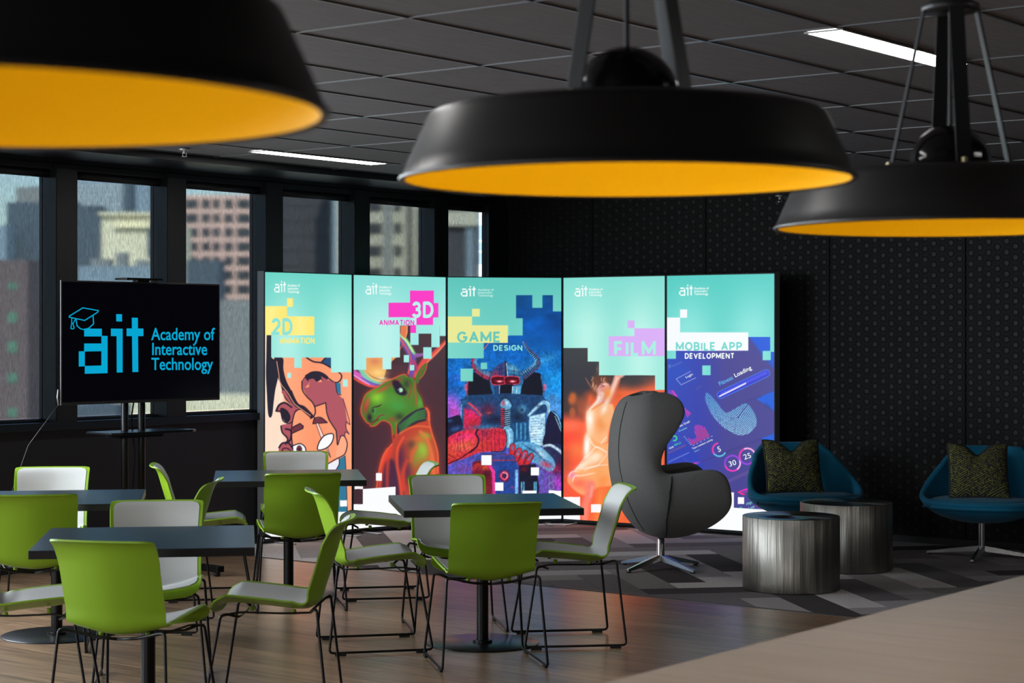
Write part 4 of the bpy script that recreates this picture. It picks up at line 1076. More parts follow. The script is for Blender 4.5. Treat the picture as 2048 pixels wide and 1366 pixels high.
# right antler
A.line([(1010, 745), (930, 830), (850, 910), (780, 960), (700, 1080), (650, 1130)], [24, 44, 52, 60, 56, 40], (226, 74, 70), soft=2); A.line([(1010, 760), (930, 850), (840, 940), (760, 1030), (690, 1120)], [8, 12, 10, 10, 8], (255, 150, 100), soft=1.2)
A.line([(515, 700), (570, 780), (620, 860), (655, 940), (645, 1050), (640, 1120)], [66, 62, 66, 76, 66, 50], (110, 76, 170), soft=2); A.line([(520, 715), (580, 800), (625, 880), (640, 960), (610, 1090)], [16, 12, 10, 10, 16], (246, 92, 70), soft=1.5)
A.line([(525, 680), (590, 740), (640, 820), (690, 890), (760, 885)], [30, 34, 34, 24, 10], (136, 226, 150), soft=2); A.line([(545, 700), (610, 770), (660, 860)], 10, (240, 250, 160), soft=1.2)
A.line([(690, 900), (760, 890), (800, 870)], [40, 30, 10], (150, 84, 170), soft=2); A.line([(655, 960), (690, 1000), (700, 1060)], [40, 30, 20], (180, 60, 110), soft=2)
A.fill([(530, 585), (600, 585), (600, 660), (575, 720), (530, 680)], (232, 118, 76), soft=1); A.line([(600, 585), (598, 660), (580, 715)], 8, (255, 190, 110)); A.line([(520, 840), (555, 780)], 8, RED, soft=1)
# head and neck
HD = [(300, 1225), (380, 1170), (440, 1145), (560, 1095), (600, 1120), (650, 1130), (690, 1180), (700, 1260), (740, 1330), (770, 1420), (790, 1470), (800, 1560), (620, 1620), (500, 1700), (450, 1740), (440, 1660), (430, 1630), (380, 1592), (330, 1586), (270, 1636), (215, 1641), (200, 1606), (190, 1616), (150, 1580), (112, 1500), (110, 1440), (130, 1390), (150, 1330), (200, 1280)]
A.line(HD, 26, (170, 40, 30), soft=6, al=.5, closed=True, sm=3)
A.fill(HD, (70, 128, 40), sm=3); A.blob(290, 1340, 95, 75, (150, 214, 50), .9); A.blob(440, 1360, 120, 90, (84, 150, 52), .8); A.blob(500, 1430, 110, 60, (64, 160, 72), .7); A.blob(350, 1250, 90, 22, (206, 80, 50), .8, -28); A.blob(480, 1170, 80, 30, (176, 54, 46), .85, -20)
A.blob(165, 1440, 34, 90, (168, 62, 52), .95, 12); A.blob(205, 1550, 30, 50, (44, 22, 46), .95); A.blob(180, 1395, 22, 60, (226, 90, 60), .6, 15); A.blob(330, 1530, 60, 40, (70, 140, 60), .9); A.blob(600, 1200, 50, 60, (40, 52, 40), .8); A.blob(640, 1300, 60, 90, (100, 120, 44), .8); A.blob(735, 1400, 30, 60, (90, 170, 60), .8); A.blob(450, 1570, 60, 30, (178, 70, 50), .6); A.blob(520, 1540, 50, 40, (40, 50, 50), .7)
A.line([(222, 1500), (236, 1450), (300, 1430), (330, 1412)], [4, 10, 12, 4], (60, 26, 40), soft=1); A.blob(248, 1480, 26, 36, (80, 160, 90), .9); A.blob(243, 1480, 11, 22, (24, 22, 40), 1)
A.line([(215, 1625), (260, 1590), (310, 1535), (350, 1522), (360, 1530)], [14, 14, 12, 10, 5], (150, 44, 46), soft=1); A.line([(200, 1600), (250, 1590), (300, 1570)], 6, (60, 30, 46), soft=1)
A.fill([(440, 1175), (500, 1160), (560, 1230), (600, 1290), (560, 1320), (490, 1290)], (38, 24, 44), soft=2, al=.9, sm=3); A.blob(520, 1280, 42, 22, (24, 22, 48), 1, 15); A.blob(532, 1262, 26, 26, (176, 232, 190), 1, pw=3); A.blob(505, 1264, 15, 20, (30, 28, 60), 1, pw=3); A.blob(508, 1258, 5, 5, (255, 255, 255), 1)
A.line([(690, 1140), (682, 1250), (695, 1350), (690, 1430)], 10, (214, 70, 44), soft=1.5); A.line([(620, 1180), (640, 1260), (610, 1340)], 8, (150, 70, 44), soft=2)
# ear
A.fill([(700, 1090), (740, 1020), (800, 970), (806, 1010), (780, 1090), (740, 1140), (710, 1200), (690, 1160)], (66, 112, 40), sm=3, soft=1); A.line([(700, 1090), (745, 1015), (802, 970), (806, 1015), (780, 1090), (740, 1140)], 6, RED, soft=1); A.line([(725, 1150), (740, 1080), (780, 1010)], 7, (190, 60, 40), soft=1)
A.line([(300, 1222), (380, 1172), (440, 1146), (560, 1096), (600, 1120)], 7, (255, 92, 70), soft=1.2); A.line([(300, 1225), (200, 1278), (150, 1330), (118, 1440), (122, 1520), (180, 1606), (198, 1606), (215, 1640), (270, 1634), (330, 1586), (385, 1592), (430, 1632), (445, 1740), (450, 1800)], 7, RED, soft=1.3)
# sweater
BD = [(490, 1700), (440, 1820), (350, 1941), (300, 2121), (275, 2291), (270, 2420), (600, 2420), (925, 2420), (925, 1960), (900, 1840), (860, 1720), (832, 1600), (826, 1490), (790, 1450), (700, 1600), (540, 1700)]
A.line(BD, 30, (200, 50, 30), soft=7, al=.45, closed=True, sm=2); A.fill(BD, (190, 66, 46), sm=3)
A.fill([(330, 2060), (430, 1980), (500, 2100), (540, 2300), (560, 2420), (290, 2420), (300, 2200)], (72, 36, 60), soft=4, sm=3); A.blob(520, 2000, 60, 200, (70, 36, 66), .85, 8); A.blob(600, 2120, 60, 150, (74, 40, 70), .8)
A.blob(760, 1890, 90, 130, (150, 196, 60), .95, -12); A.blob(700, 1780, 110, 40, (226, 104, 50), .8, -12); A.blob(790, 1740, 60, 36, (120, 190, 50), .9, 20); A.blob(640, 1830, 50, 60, (90, 60, 50), .8, 30); A.blob(860, 2050, 40, 160, (236, 110, 60), .9, -4); A.blob(700, 1980, 70, 120, (120, 170, 50), .6, 10)
A.line([(400, 1900), (350, 2000), (325, 2130), (310, 2300)], [50, 44, 36, 28], (236, 72, 44), soft=4); A.line([(440, 1860), (400, 2000), (390, 2200), (395, 2350)], [22, 30, 20, 10], (220, 62, 44), soft=4); A.line([(560, 1760), (500, 1880), (495, 2050), (520, 2200), (545, 2400)], [24, 26, 22, 26, 30], (244, 82, 48), soft=3); A.line([(600, 2000), (560, 2120), (560, 2300)], [16, 30, 24], (226, 64, 44), soft=4); A.line([(700, 1860), (660, 1920), (640, 2010)], [20, 26, 10], (226, 92, 52), soft=4)
A.line([(740, 1700), (800, 1760), (850, 1900), (880, 2060), (890, 2300)], [26, 22, 18, 22, 24], (236, 112, 64), soft=3)
A.line([(440, 1830), (355, 1941), (303, 2121), (278, 2291)], 9, (255, 110, 70), soft=1.5); A.line([(826, 1490), (834, 1600), (862, 1720), (902, 1840), (925, 1960), (918, 2130)], 12, (255, 112, 66), soft=1.5)
# rolled collar
A.fill([(492, 1640), (560, 1560), (640, 1500), (720, 1460), (790, 1455), (800, 1570), (680, 1610), (560, 1680), (500, 1730)], (44, 40, 62), sm=3, soft=1)
for k in range(4): A.line([(510+8*k, 1640+22*k), (620, 1560+20*k), (700, 1500+24*k), (785, 1475+26*k)], [10, 16, 20, 16], (56, 150, 60), soft=2, al=.85)
A.line([(560, 1690), (640, 1640), (720, 1600), (800, 1580)], 9, (30, 40, 34), soft=1); A.line([(520, 1720), (620, 1660), (720, 1640), (830, 1650)], 16, (236, 104, 56), soft=2); A.line([(480, 1600), (490, 1680), (490, 1740)], 7, RED, soft=1)
A.line([(800, 1450), (826, 1490), (832, 1580)], 14, (240, 110, 60), soft=2)
A.rect(273, 2134, 335, 2214, (250, 252, 254)); A.rect(48, 2273, 136, 2301, (252, 252, 255))
A.fill([(-40, 2462), (135, 2460), (135, 2301), (477, 2277), (477, 2380), (1100, 2380), (1100, 3000), (-40, 3000)], (250, 252, 255), soft=.35)
m0 = A.C.copy(); backlight(A, (130, 220, 212), (188, 242, 236), (1.1, .15)); teal = A.C.copy(); A.C = m0
tealfill(A, teal, [(-50, -80, 1100, 583), (-50, 580, 524, 918), (633, 580, 720, 787), (720, 580, 855, 668), (855, 580, 942, 812), (942, 580, 1100, 693), (-50, 916, 170, 1050), (170, 916, 434, 922), (341, 916, 434, 1043), (770, 812, 857, 933), (565, 893, 620, 970), (630, 997, 675, 1055)])
for r in ((405, 343, 640, 497), (630, 216, 880, 503), (870, 348, 928, 498), (697, 497, 873, 577), (634, 577, 694, 661)): A.rect(*r, (250, 50, 196))
A.rect(640, 503, 697, 577, (184, 240, 234)); 
final(pn, A)
ait(pn, 731, 566, 24, 23, M_white_l)
pn.text('Academy of\nInteractive\nTechnology', 758, 571.5, 783, 591, M_white_l, .012)
glyphs(pn, '3D', 823.5, 603, 866.5, 636, emis('pale_teal_letter', 184, 240, 234)); glyphs(pn, 'ANIMATION', 758, 639.5, 828, 651, M_pink_l)

# ================================================================ print 3 : horned robot
pn, A = mkpanel(2, 'middle light box, blue game design panel with a horned robot')
A.T(885, 550, 5.253)
A.grad(R4(-50, -80, 1500, 2900), [(0, (16, 78, 130)), (.2, (2, 74, 150)), (.45, (20, 130, 214)), (.62, (70, 90, 190)), (1, (150, 50, 170))], 90)
A.blob(980, 560, 300, 170, (4, 96, 196), .8); A.blob(1050, 900, 170, 60, (70, 170, 226), .6, -20); A.blob(1180, 1100, 130, 120, (24, 150, 226), .8); A.blob(700, 860, 300, 100, (4, 96, 190), .7); A.blob(1180, 500, 150, 200, (6, 60, 130), .6)
A.blob(110, 1150, 140, 190, (10, 90, 190), .7); A.blob(80, 1330, 110, 100, (150, 84, 200), .9); A.blob(130, 1450, 110, 110, (220, 76, 200), .9); A.blob(150, 1080, 60, 30, (60, 90, 190), .6); A.blob(1180, 1400, 140, 90, (90, 160, 226), .8); A.blob(1150, 1290, 100, 60, (110, 170, 230), .5)
A.noise(.05, .09, .16, 3)
CY1 = (104, 190, 230); CYD = (22, 84, 140); NV = (18, 26, 48); RD = (226, 34, 66); ORD = (236, 66, 50); HL = (186, 226, 246)
# back plates
A.fill([(270, 1060), (360, 1020), (950, 1020), (1040, 1070), (1062, 1200), (1050, 1360), (930, 1400), (370, 1400), (262, 1340), (255, 1180)], (16, 20, 36), sm=3)
A.line([(262, 1080), (252, 1230), (270, 1330), (380, 1390), (660, 1420), (930, 1390), (1045, 1340), (1064, 1200), (1040, 1070)], 22, (36, 104, 160)); A.line([(268, 1090), (260, 1220), (276, 1320), (380, 1380)], 10, (210, 44, 74)); A.line([(400, 1385), (660, 1412), (930, 1382), (1040, 1335)], 8, CY1)
for cx_ in (246, 1075):
    for k in range(3): A.blob(cx_, 1158+22*k, 12, 9, (255, 120, 140), 1)
    A.blob(cx_, 1180, 22, 44, (255, 40, 70), .4)
# horns
A.line([(500, 1070), (430, 1040), (360, 990), (322, 920), (345, 850), (420, 790), (490, 705)], [90, 84, 70, 50, 36, 26, 6], (24, 46, 84)); A.line([(845, 690), (880, 760), (940, 820), (1000, 890), (990, 950), (930, 1000), (860, 1050), (800, 1080)], [6, 26, 40, 50, 62, 72, 84, 90], (26, 62, 104))
for k in range(26):
    t = k/25
    def bz(P, t):
        P = np.array(P, float); n = len(P)-1; s_ = t*n; i = min(n-1, int(s_)); f = s_-i; return P[i]*(1-f)+P[i+1]*f, (P[i+1]-P[i])/np.linalg.norm(P[i+1]-P[i])
    c_, d_ = bz([(490, 1062), (430, 1040), (360, 990), (325, 920), (345, 855)], t); n_ = np.array([-d_[1], d_[0]]); w_ = 38-14*t
    A.line([tuple(c_-n_*w_), tuple(c_)], 6, (236, 52, 76), sm=0, soft=.6); A.line([tuple(c_), tuple(c_+n_*w_)], 5, (120, 180, 220), sm=0, soft=.6)
    c_, d_ = bz([(850, 1060), (930, 1000), (990, 950), (1000, 890), (945, 825), (885, 765), (850, 700)], t); n_ = np.array([-d_[1], d_[0]]); w_ = 40-30*t
    A.line([tuple(c_-n_*w_), tuple(c_+n_*w_)], 5, (70, 140, 190), sm=0, soft=.6); A.line([tuple(c_-n_*w_), tuple(c_-n_*w_*.4)], 5, (170, 214, 240), sm=0, soft=.6); A.line([tuple(c_+n_*w_*.4), tuple(c_+n_*w_)], 4, (170, 50, 90), sm=0, soft=.6)
A.line([(345, 850), (420, 790), (490, 705)], [14, 10, 3], (224, 50, 76)); A.line([(430, 790), (490, 708)], 4, (160, 200, 230))
# helmet
A.fill([(520, 1010), (560, 960), (620, 925), (660, 905), (710, 925), (780, 965), (830, 1040), (850, 1120), (830, 1180), (810, 1300), (800, 1366), (700, 1420), (580, 1400), (540, 1290), (500, 1150), (505, 1060)], (34, 104, 158), sm=3)
A.fill([(520, 1010), (560, 960), (620, 925), (660, 905), (662, 1090), (600, 1080), (510, 1100)], (56, 66, 122), sm=0, soft=1); A.blob(560, 1060, 60, 50, (190, 50, 80), .7); A.blob(740, 990, 70, 40, (120, 190, 224), .8, 25); A.line([(660, 905), (672, 1000), (665, 1150), (662, 1215)], [16, 30, 26, 10], (30, 40, 74)); A.line([(672, 930), (684, 1080), (664, 1210)], 8, HL)
for (a, b_) in (((560, 990), (650, 980)), ((540, 1040), (650, 1030)), ((600, 950), (600, 1060)), ((700, 1000), (800, 1020)), ((710, 1045), (830, 1060)), ((750, 960), (755, 1060)), ((620, 940), (625, 1050)), ((800, 1000), (810, 1060))): A.line([a, b_], 5, (20, 34, 66), sm=0)
for sx in (-1, 1):
    o = 600 if sx < 0 else 738
    A.fill([(o-84*1, 1080), (o-40, 1062), (o+50, 1068), (o+72, 1100), (o+60, 1140), (o-60, 1150), (o-88, 1120)], (70, 8, 26), sm=3); A.line([(o-84, 1080), (o-40, 1064), (o+50, 1070), (o+72, 1100), (o+60, 1142), (o-60, 1152), (o-88, 1120)], 9, (232, 44, 66) if sx < 0 else (200, 60, 90), closed=True)
    A.blob(o, 1118, 40, 16, (255, 60, 90), 1); A.blob(o, 1118, 24, 7, (255, 216, 220), 1)
A.fill([(640, 1150), (700, 1150), (760, 1170), (745, 1366), (590, 1366), (595, 1180)], (14, 18, 34), sm=2); A.fill([(735, 1170), (830, 1160), (815, 1280), (790, 1366), (740, 1366)], (90, 170, 214), soft=1); A.fill([(540, 1160), (600, 1170), (590, 1366), (555, 1330)], (34, 60, 110), soft=1); A.line([(600, 1170), (590, 1366)], 7, (150, 210, 240)); A.line([(737, 1170), (730, 1290), (745, 1366)], 8, (190, 228, 246)); A.line([(780, 1180), (770, 1330)], 8, (210, 240, 250))
# lower part
A.T(885, 780, 5.69)
A.fill([(290, 60), (1140, 60), (1170, 300), (1150, 640), (900, 700), (500, 560), (230, 470), (230, 200)], (28, 66, 112), sm=2)
A.fill([(230, 200), (440, 300), (430, 430), (300, 460), (240, 440)], (206, 36, 78), soft=2); A.blob(340, 250, 90, 70, (236, 40, 120), .8); A.blob(350, 380, 70, 60, (176, 40, 50), .8); A.blob(520, 230, 90, 80, (110, 30, 60), .8); A.blob(530, 260, 20, 14, (250, 90, 40), .9)
A.blob(600, 340, 130, 60, (20, 24, 50), .8); A.blob(860, 300, 70, 70, (16, 30, 54), .9); A.blob(910, 220, 50, 50, (96, 170, 210), .8); A.blob(905, 225, 18, 20, (20, 30, 50), 1)
A.fill([(990, 300), (1170, 260), (1160, 620), (1120, 640), (1000, 600), (980, 440)], (176, 218, 242), sm=0, soft=1.5); A.blob(1060, 460, 60, 100, (226, 244, 252), .8)
for k in range(10): A.line([(1000, 330+30*k), (1090+(k*37 % 60), 322+30*k)], 6, (90, 160, 206), sm=0); 
for k in range(5): A.line([(1100+10*k, 330+50*k), (1150, 336+50*k), (1148, 370+50*k)], 5, (60, 120, 180), sm=0)
# tubes at shoulders
A.line([(225, 440), (228, 260), (225, 160), (290, 150), (440, 290)], [26, 36, 44, 44, 36], (40, 90, 140), soft=1); A.line([(300, 150), (360, 200), (440, 290)], 22, (226, 60, 80), soft=1.5); A.line([(215, 430), (212, 250), (215, 165)], 8, (130, 190, 230))
A.line([(1190, 460), (1200, 300), (1205, 180), (1150, 140), (1060, 210), (980, 290)], [10, 26, 40, 44, 40, 30], (120, 180, 216), soft=1); A.line([(1195, 400), (1215, 180), (1180, 130)], 8, (214, 236, 246)); A.line([(1130, 150), (1060, 205), (985, 285)], 10, (206, 232, 246))
for k in range(6): A.line([(1070+12*k, 160+3*k), (1078+12*k, 215-2*k)], 5, (24, 40, 70), sm=0)
# breathing hose
A.line([(715, 130), (712, 250), (715, 400)], [120, 96, 80], (30, 56, 90), soft=1)
for k in range(9): A.line([(668, 215+24*k), (700, 224+24*k)], 11, (232, 40, 62), sm=0); A.line([(712, 224+24*k), (768, 212+24*k)], 8, (150, 206, 234), sm=0); A.line([(664, 230+24*k), (768, 230+24*k)], 5, (14, 20, 40), sm=0)
A.fill([(660, 190), (670, 130), (712, 98), (762, 130), (785, 190), (730, 215)], (96, 160, 200), sm=3); A.blob(690, 150, 22, 30, (226, 60, 76), .8); A.blob(735, 150, 18, 28, (224, 242, 250), .9)
A.fill([(700, 420), (780, 430), (810, 520), (790, 640), (720, 650), (690, 540)], (110, 180, 216), sm=3); A.line([(740, 440), (765, 540), (750, 640)], 7, (214, 238, 248)); A.fill([(800, 380), (980, 360), (990, 600), (820, 640)], (30, 96, 150), soft=1.5)
for k in range(7): A.line([(820+24*k, 380), (822+24*k, 560)], 9, (90, 170, 210) if k % 2 else (20, 60, 104), sm=0, soft=.8)
# side dark shapes
A.fill([(35, 350), (100, 310), (200, 290), (230, 440), (140, 500), (35, 560)], (22, 26, 56), sm=3); A.blob(150, 440, 70, 30, (50, 96, 160), .8, -15); A.blob(80, 350, 30, 20, (40, 110, 170), .7); A.fill([(1190, 320), (1250, 230), (1340, 320), (1400, 480), (1400, 700), (1150, 640), (1170, 480)], (22, 26, 58), sm=3); A.line([(1245, 240), (1310, 300), (1345, 400), (1370, 480)], [6, 16, 16, 8], (110, 180, 216)); A.line([(1280, 300), (1330, 420), (1350, 470)], 7, (170, 214, 236))
# left forearm and glove
A.fill([(30, 600), (110, 510), (250, 455), (400, 430), (560, 425), (700, 450), (725, 560), (690, 680), (560, 700), (430, 710), (300, 760), (150, 810), (30, 850)], (206, 46, 62), sm=3)
A.blob(240, 540, 150, 60, (244, 50, 122), .9, -10); A.blob(230, 640, 170, 70, (246, 110, 76), .9, -10); A.blob(100, 740, 90, 60, (214, 70, 50), .9); A.blob(480, 500, 60, 60, (150, 40, 80), .8); A.blob(460, 630, 70, 50, (200, 56, 44), .8); A.blob(640, 560, 60, 110, (214, 40, 70), .8); A.blob(480, 420, 160, 28, (46, 120, 170), .9, -3)
A.line([(560, 700), (700, 690), (730, 560), (710, 450)], 10, (16, 24, 48)); A.line([(190, 500), (170, 560), (180, 680), (210, 700), (200, 600), (200, 520)], 6, (96, 16, 60), closed=True); A.line([(250, 460), (230, 560), (260, 700)], 6, (110, 20, 56)); A.line([(400, 450), (380, 500), (410, 560), (390, 640), (310, 710)], 20, (44, 18, 44)); A.line([(300, 710), (200, 780), (60, 840)], 12, (60, 14, 30)); A.line([(140, 500), (140, 600), (180, 720)], 5, (150, 30, 60)); A.line([(40, 720), (160, 790)], 6, (90, 14, 30))
for x in (460, 510, 560, 600, 650): A.line([(x, 450), (x-6, 560), (x, 690)], 5, (90, 20, 50))
for k in range(9): A.line([(440+7*k*4, 470+(k % 3)*14), (470+28*k, 472+(k % 3)*14)], 4, (70, 20, 50), sm=0)
# right forearm and gloved hand
A.fill([(1150, 640), (1240, 620), (1400, 660), (1400, 1100), (1280, 960), (1180, 860)], (34, 44, 84), sm=2); A.line([(1150, 640), (1230, 630), (1330, 690), (1390, 770)], [20, 30, 30, 16], (196, 226, 244), soft=1.5); A.blob(1340, 850, 60, 90, (90, 20, 60), .7); A.blob(1260, 900, 90, 50, (190, 30, 70), .8)
A.fill([(830, 600), (960, 590), (1080, 620), (1200, 720), (1270, 800), (1280, 880), (1220, 930), (1100, 860), (1010, 820), (900, 860), (830, 800), (790, 700)], (86, 160, 206), sm=3); A.blob(1120, 720, 100, 50, (196, 228, 244), .8, 35); A.blob(1010, 680, 60, 26, (40, 90, 140), .7, 20); A.blob(1180, 850, 80, 40, (210, 50, 80), .8, 20)
for (a, b_, w_) in (((800, 640), (790, 710), 60), ((870, 690), (830, 790), 62), ((940, 720), (890, 830), 64), ((1010, 750), (960, 840), 58)):
    A.line([a, b_], w_+10, (18, 26, 52), sm=0); A.line([a, b_], w_, (206, 40, 52), sm=0, soft=1); A.line([a, ((a[0]+b_[0])/2, (a[1]+b_[1])/2)], w_*.4, (120, 120, 170), sm=0, soft=2)
for k in range(7): A.line([(900+30*k, 610+16*k), (960+34*k, 640+28*k)], 5, (26, 70, 120), sm=0)
for k in range(14): A.line([(1060+14*k, 740+6*k), (1056+14*k, 770+6*k)], 4, (40, 90, 140), sm=0)
# console
A.fill([(360, 800), (430, 715), (700, 715), (830, 760), (860, 900), (860, 1366), (400, 1366), (340, 1100)], (58, 66, 140), sm=0, soft=1); A.fill([(340, 820), (440, 800), (540, 870), (570, 1000), (560, 1366), (350, 1366)], (120, 26, 44), sm=0, soft=1.5); A.blob(490, 880, 50, 40, (236, 90, 46), .8); A.blob(500, 960, 40, 50, (60, 16, 40), .9); A.blob(230, 900, 90, 60, (120, 70, 160), .8)
for k in range(9): A.line([(320+12*k, 900-16*k+k*k), (350+10*k, 920-14*k+k*k)], 7, (220, 60, 50), sm=0)
A.line([(530, 860), (580, 930), (590, 1366)], 34, (232, 50, 140), sm=0, soft=1); A.fill([(600, 820), (780, 800), (850, 860), (850, 1366), (605, 1366)], (34, 66, 146), soft=1)
A.line([(560, 800), (850, 800)], 10, (170, 50, 60), sm=0); A.line([(690, 735), (752, 735)], 8, (150, 40, 60), sm=0); A.line([(718, 700), (718, 900)], 5, (20, 40, 90), sm=0)
A.blob(705, 980, 62, 70, (120, 20, 60), 1, pw=3); A.line([(705, 930), (745, 975), (705, 1020), (665, 975)], 16, (255, 90, 120), closed=True, soft=1); A.line([(690, 940), (735, 960), (730, 1000)], 8, (255, 210, 220)); A.blob(705, 978, 26, 28, (60, 30, 80), 1, pw=3); A.blob(790, 1110, 14, 14, (200, 40, 80), .8)
A.line([(843, 920), (843, 1366)], 32, (120, 190, 236), sm=0, soft=.8); A.fill([(870, 860), (1060, 840), (1100, 1100), (1080, 1366), (870, 1366)], (20, 24, 46), soft=1.5); A.blob(930, 900, 50, 40, (110, 20, 40), .8)
for x in (900, 925, 1045, 1065): A.line([(x, 1050), (x, 1366)], 14, (90, 180, 220), sm=0, soft=1)
for k in range(12): A.line([(1095+5*k-(k*k)//5, 900+22*k), (1130+5*k-(k*k)//5, 906+22*k)], 8, (70, 120, 170), sm=0)
A.blob(1190, 1050, 60, 110, (110, 70, 170), .7); A.blob(1320, 1050, 80, 110, (190, 60, 190), .8)
for cy_ in (1020, 1100, 1180): A.line([(1215, cy_-40), (1255, cy_-30), (1262, cy_+20), (1230, cy_+30), (1212, cy_)], 13, (60, 60, 110), closed=True); A.line([(1215, cy_-40), (1255, cy_-30), (1262, cy_+20), (1230, cy_+30), (1212, cy_)], 6, (150, 170, 210), closed=True)
v = (A.Y > 700) & (A.Y < 1010); n = A.noise(.33, .26, .30, 9, .3, mask=v*1.0)
for r in ((443, 743, 557, 855), (598, 1053, 692, 1147), (1005, 880, 1097, 972)): A.rect(*r, (252, 252, 255))
A.rect(910, 1145, 1070, 1240, (252, 252, 255)); A.fill([(1210, 1140), (1400, 1152), (1400, 1500), (1210, 1500)], (252, 252, 255), soft=.35)
A.rect(-100, 1385, 1500, 2000, (248, 250, 255))
A.T(885, 550, 5.253); m0 = A.C.copy(); backlight(A, (92, 196, 186), (128, 216, 204), (.9, .6)); teal = A.C.copy(); A.C = m0
tealfill(A, teal, [(-50, -80, 1500, 212), (-50, 200, 773, 460), (943, 200, 1050, 344), (1161, 200, 1500, 382), (-50, 455, 842, 530), (686, 525, 842, 635), (-50, 525, 433, 876), (188, 985, 320, 1117), (401, 921, 468, 989)])
A.rect(686, 531, 700, 636, (130, 216, 204))
for r in ((-50, 436, 309, 710), (305, 529, 686, 712), (310, 355, 392, 437)): A.rect(*r, (232, 234, 150))
A.rect(433, 712, 520, 760, (8, 84, 160), al=0)
final(pn, A)
ait(pn, 921.5, 572, 30, 21, M_white_l)
pn.text('Academy of\nInteractive\nTechnology', 955.5, 577, 987.5, 594.5, emis('dim_white_letter', 200, 240, 234), .012)
glyphs(pn, 'GAME', 914, 663, 1001.5, 685.3, emis('deep_teal_letter', 104, 200, 188)); glyphs(pn, 'DESIGN', 986.5, 690, 1044.5, 701.5, M_teal_l)

# ================================================================ print 4 : dancer
pn, A = mkpanel(3, 'fourth light box from the left, violet film panel with a dancer in orange light')
A.T(1120, 680, 6.833)
A.C[:] = (52, 54, 58); A.grad(R4(-60, 0, 1500, 2500), [(0, (56, 58, 62)), (.25, (44, 46, 58)), (.33, (60, 48, 50)), (1, (70, 50, 48))], 90)
A.grad([(-60, 1060), (300, 1060), (380, 760), (700, 660), (1500, 500), (1500, 2600), (-60, 2600)], [(0, (244, 72, 46)), (.5, (250, 104, 52)), (1, (236, 92, 50))], 0, soft=14)
A.blob(150, 1180, 170, 110, (255, 112, 78), .9); A.blob(120, 1350, 140, 110, (246, 70, 50), .8); A.blob(240, 1500, 140, 120, (255, 128, 66), .8); A.blob(60, 1700, 90, 220, (176, 78, 54), .8); A.blob(200, 1900, 130, 100, (214, 84, 54), .7)
A.blob(170, 800, 60, 90, (206, 104, 48), .95, 8, pw=2); A.blob(250, 850, 110, 90, (176, 84, 48), .6); A.blob(290, 960, 80, 80, (190, 86, 50), .6); A.blob(170, 990, 46, 80, (190, 92, 50), .8, pw=2); A.blob(130, 780, 20, 6, (110, 50, 36), .8); A.blob(330, 860, 90, 80, (150, 80, 54), .5)
A.line([(350, 520), (390, 590), (430, 650)], [5, 12, 6], (190, 110, 80), soft=1.5); A.blob(420, 800, 40, 90, (240, 96, 50), .8, 20)
A.blob(1000, 560, 260, 120, (50, 46, 50), .9); A.blob(800, 760, 130, 90, (220, 90, 40), .8); A.blob(760, 560, 60, 60, (50, 30, 30), .8)
# hair
A.blob(500, 620, 90, 160, (110, 62, 44), .95, 12, pw=2); A.blob(620, 540, 110, 60, (96, 50, 38), .95, pw=2); A.blob(510, 400, 16, 60, (150, 100, 80), .7)
for k in range(26):
    a = k*.7; x = 440+(k*53 % 190); y = 500+(k*97 % 330)*(1 if x < 560 else .35)
    A.line([(x, y), (x+16*math.cos(a), y+24), (x-8, y+46), (x+12, y+66)], [4, 9, 7, 3], ((226, 160, 120), (150, 86, 56), (240, 190, 160))[k % 3], soft=1)
# raised arm, face, neck
A.line([(830, 460), (790, 500), (750, 600), (700, 720), (640, 850), (600, 960)], [110, 92, 80, 92, 110, 110], (232, 168, 150), soft=2); A.line([(780, 520), (735, 640), (680, 760), (625, 880)], [20, 26, 34, 30], (255, 222, 200), soft=3); A.line([(810, 560), (760, 700), (700, 860)], [14, 20, 26], (226, 110, 84), soft=3)
A.fill([(510, 680), (530, 630), (570, 600), (620, 582), (670, 610), (680, 680), (640, 780), (600, 860), (540, 900), (520, 800)], (226, 150, 140), sm=3, soft=1.5); A.blob(620, 610, 50, 24, (240, 190, 180), .9); A.blob(650, 730, 60, 90, (250, 140, 50), .8); A.line([(565, 610), (590, 630), (612, 628)], [6, 12, 4], (70, 30, 36), soft=1); A.line([(545, 650), (560, 640), (575, 648)], 7, (190, 60, 80), soft=1); A.blob(540, 740, 26, 80, (240, 190, 180), .8)
A.line([(570, 740), (530, 830), (470, 900), (420, 950)], [70, 74, 60, 40], (246, 196, 178), soft=2); A.line([(540, 780), (500, 860), (430, 930)], [20, 26, 22], (255, 240, 230), soft=2)
# torso
A.fill([(360, 1000), (400, 950), (480, 890), (560, 860), (640, 880), (720, 880), (740, 1000), (700, 1100), (660, 1280), (640, 1400), (500, 1420), (400, 1360), (365, 1200)], (255, 184, 128), sm=3, soft=2); A.blob(415, 1080, 62, 150, (255, 250, 240), 1, -4); A.blob(600, 950, 40, 90, (255, 240, 222), .9, 20); A.blob(560, 1150, 100, 120, (252, 150, 78), .8); A.blob(620, 1080, 50, 70, (250, 186, 120), .6); A.line([(440, 950), (520, 900), (590, 850)], 8, (236, 120, 70), soft=2)
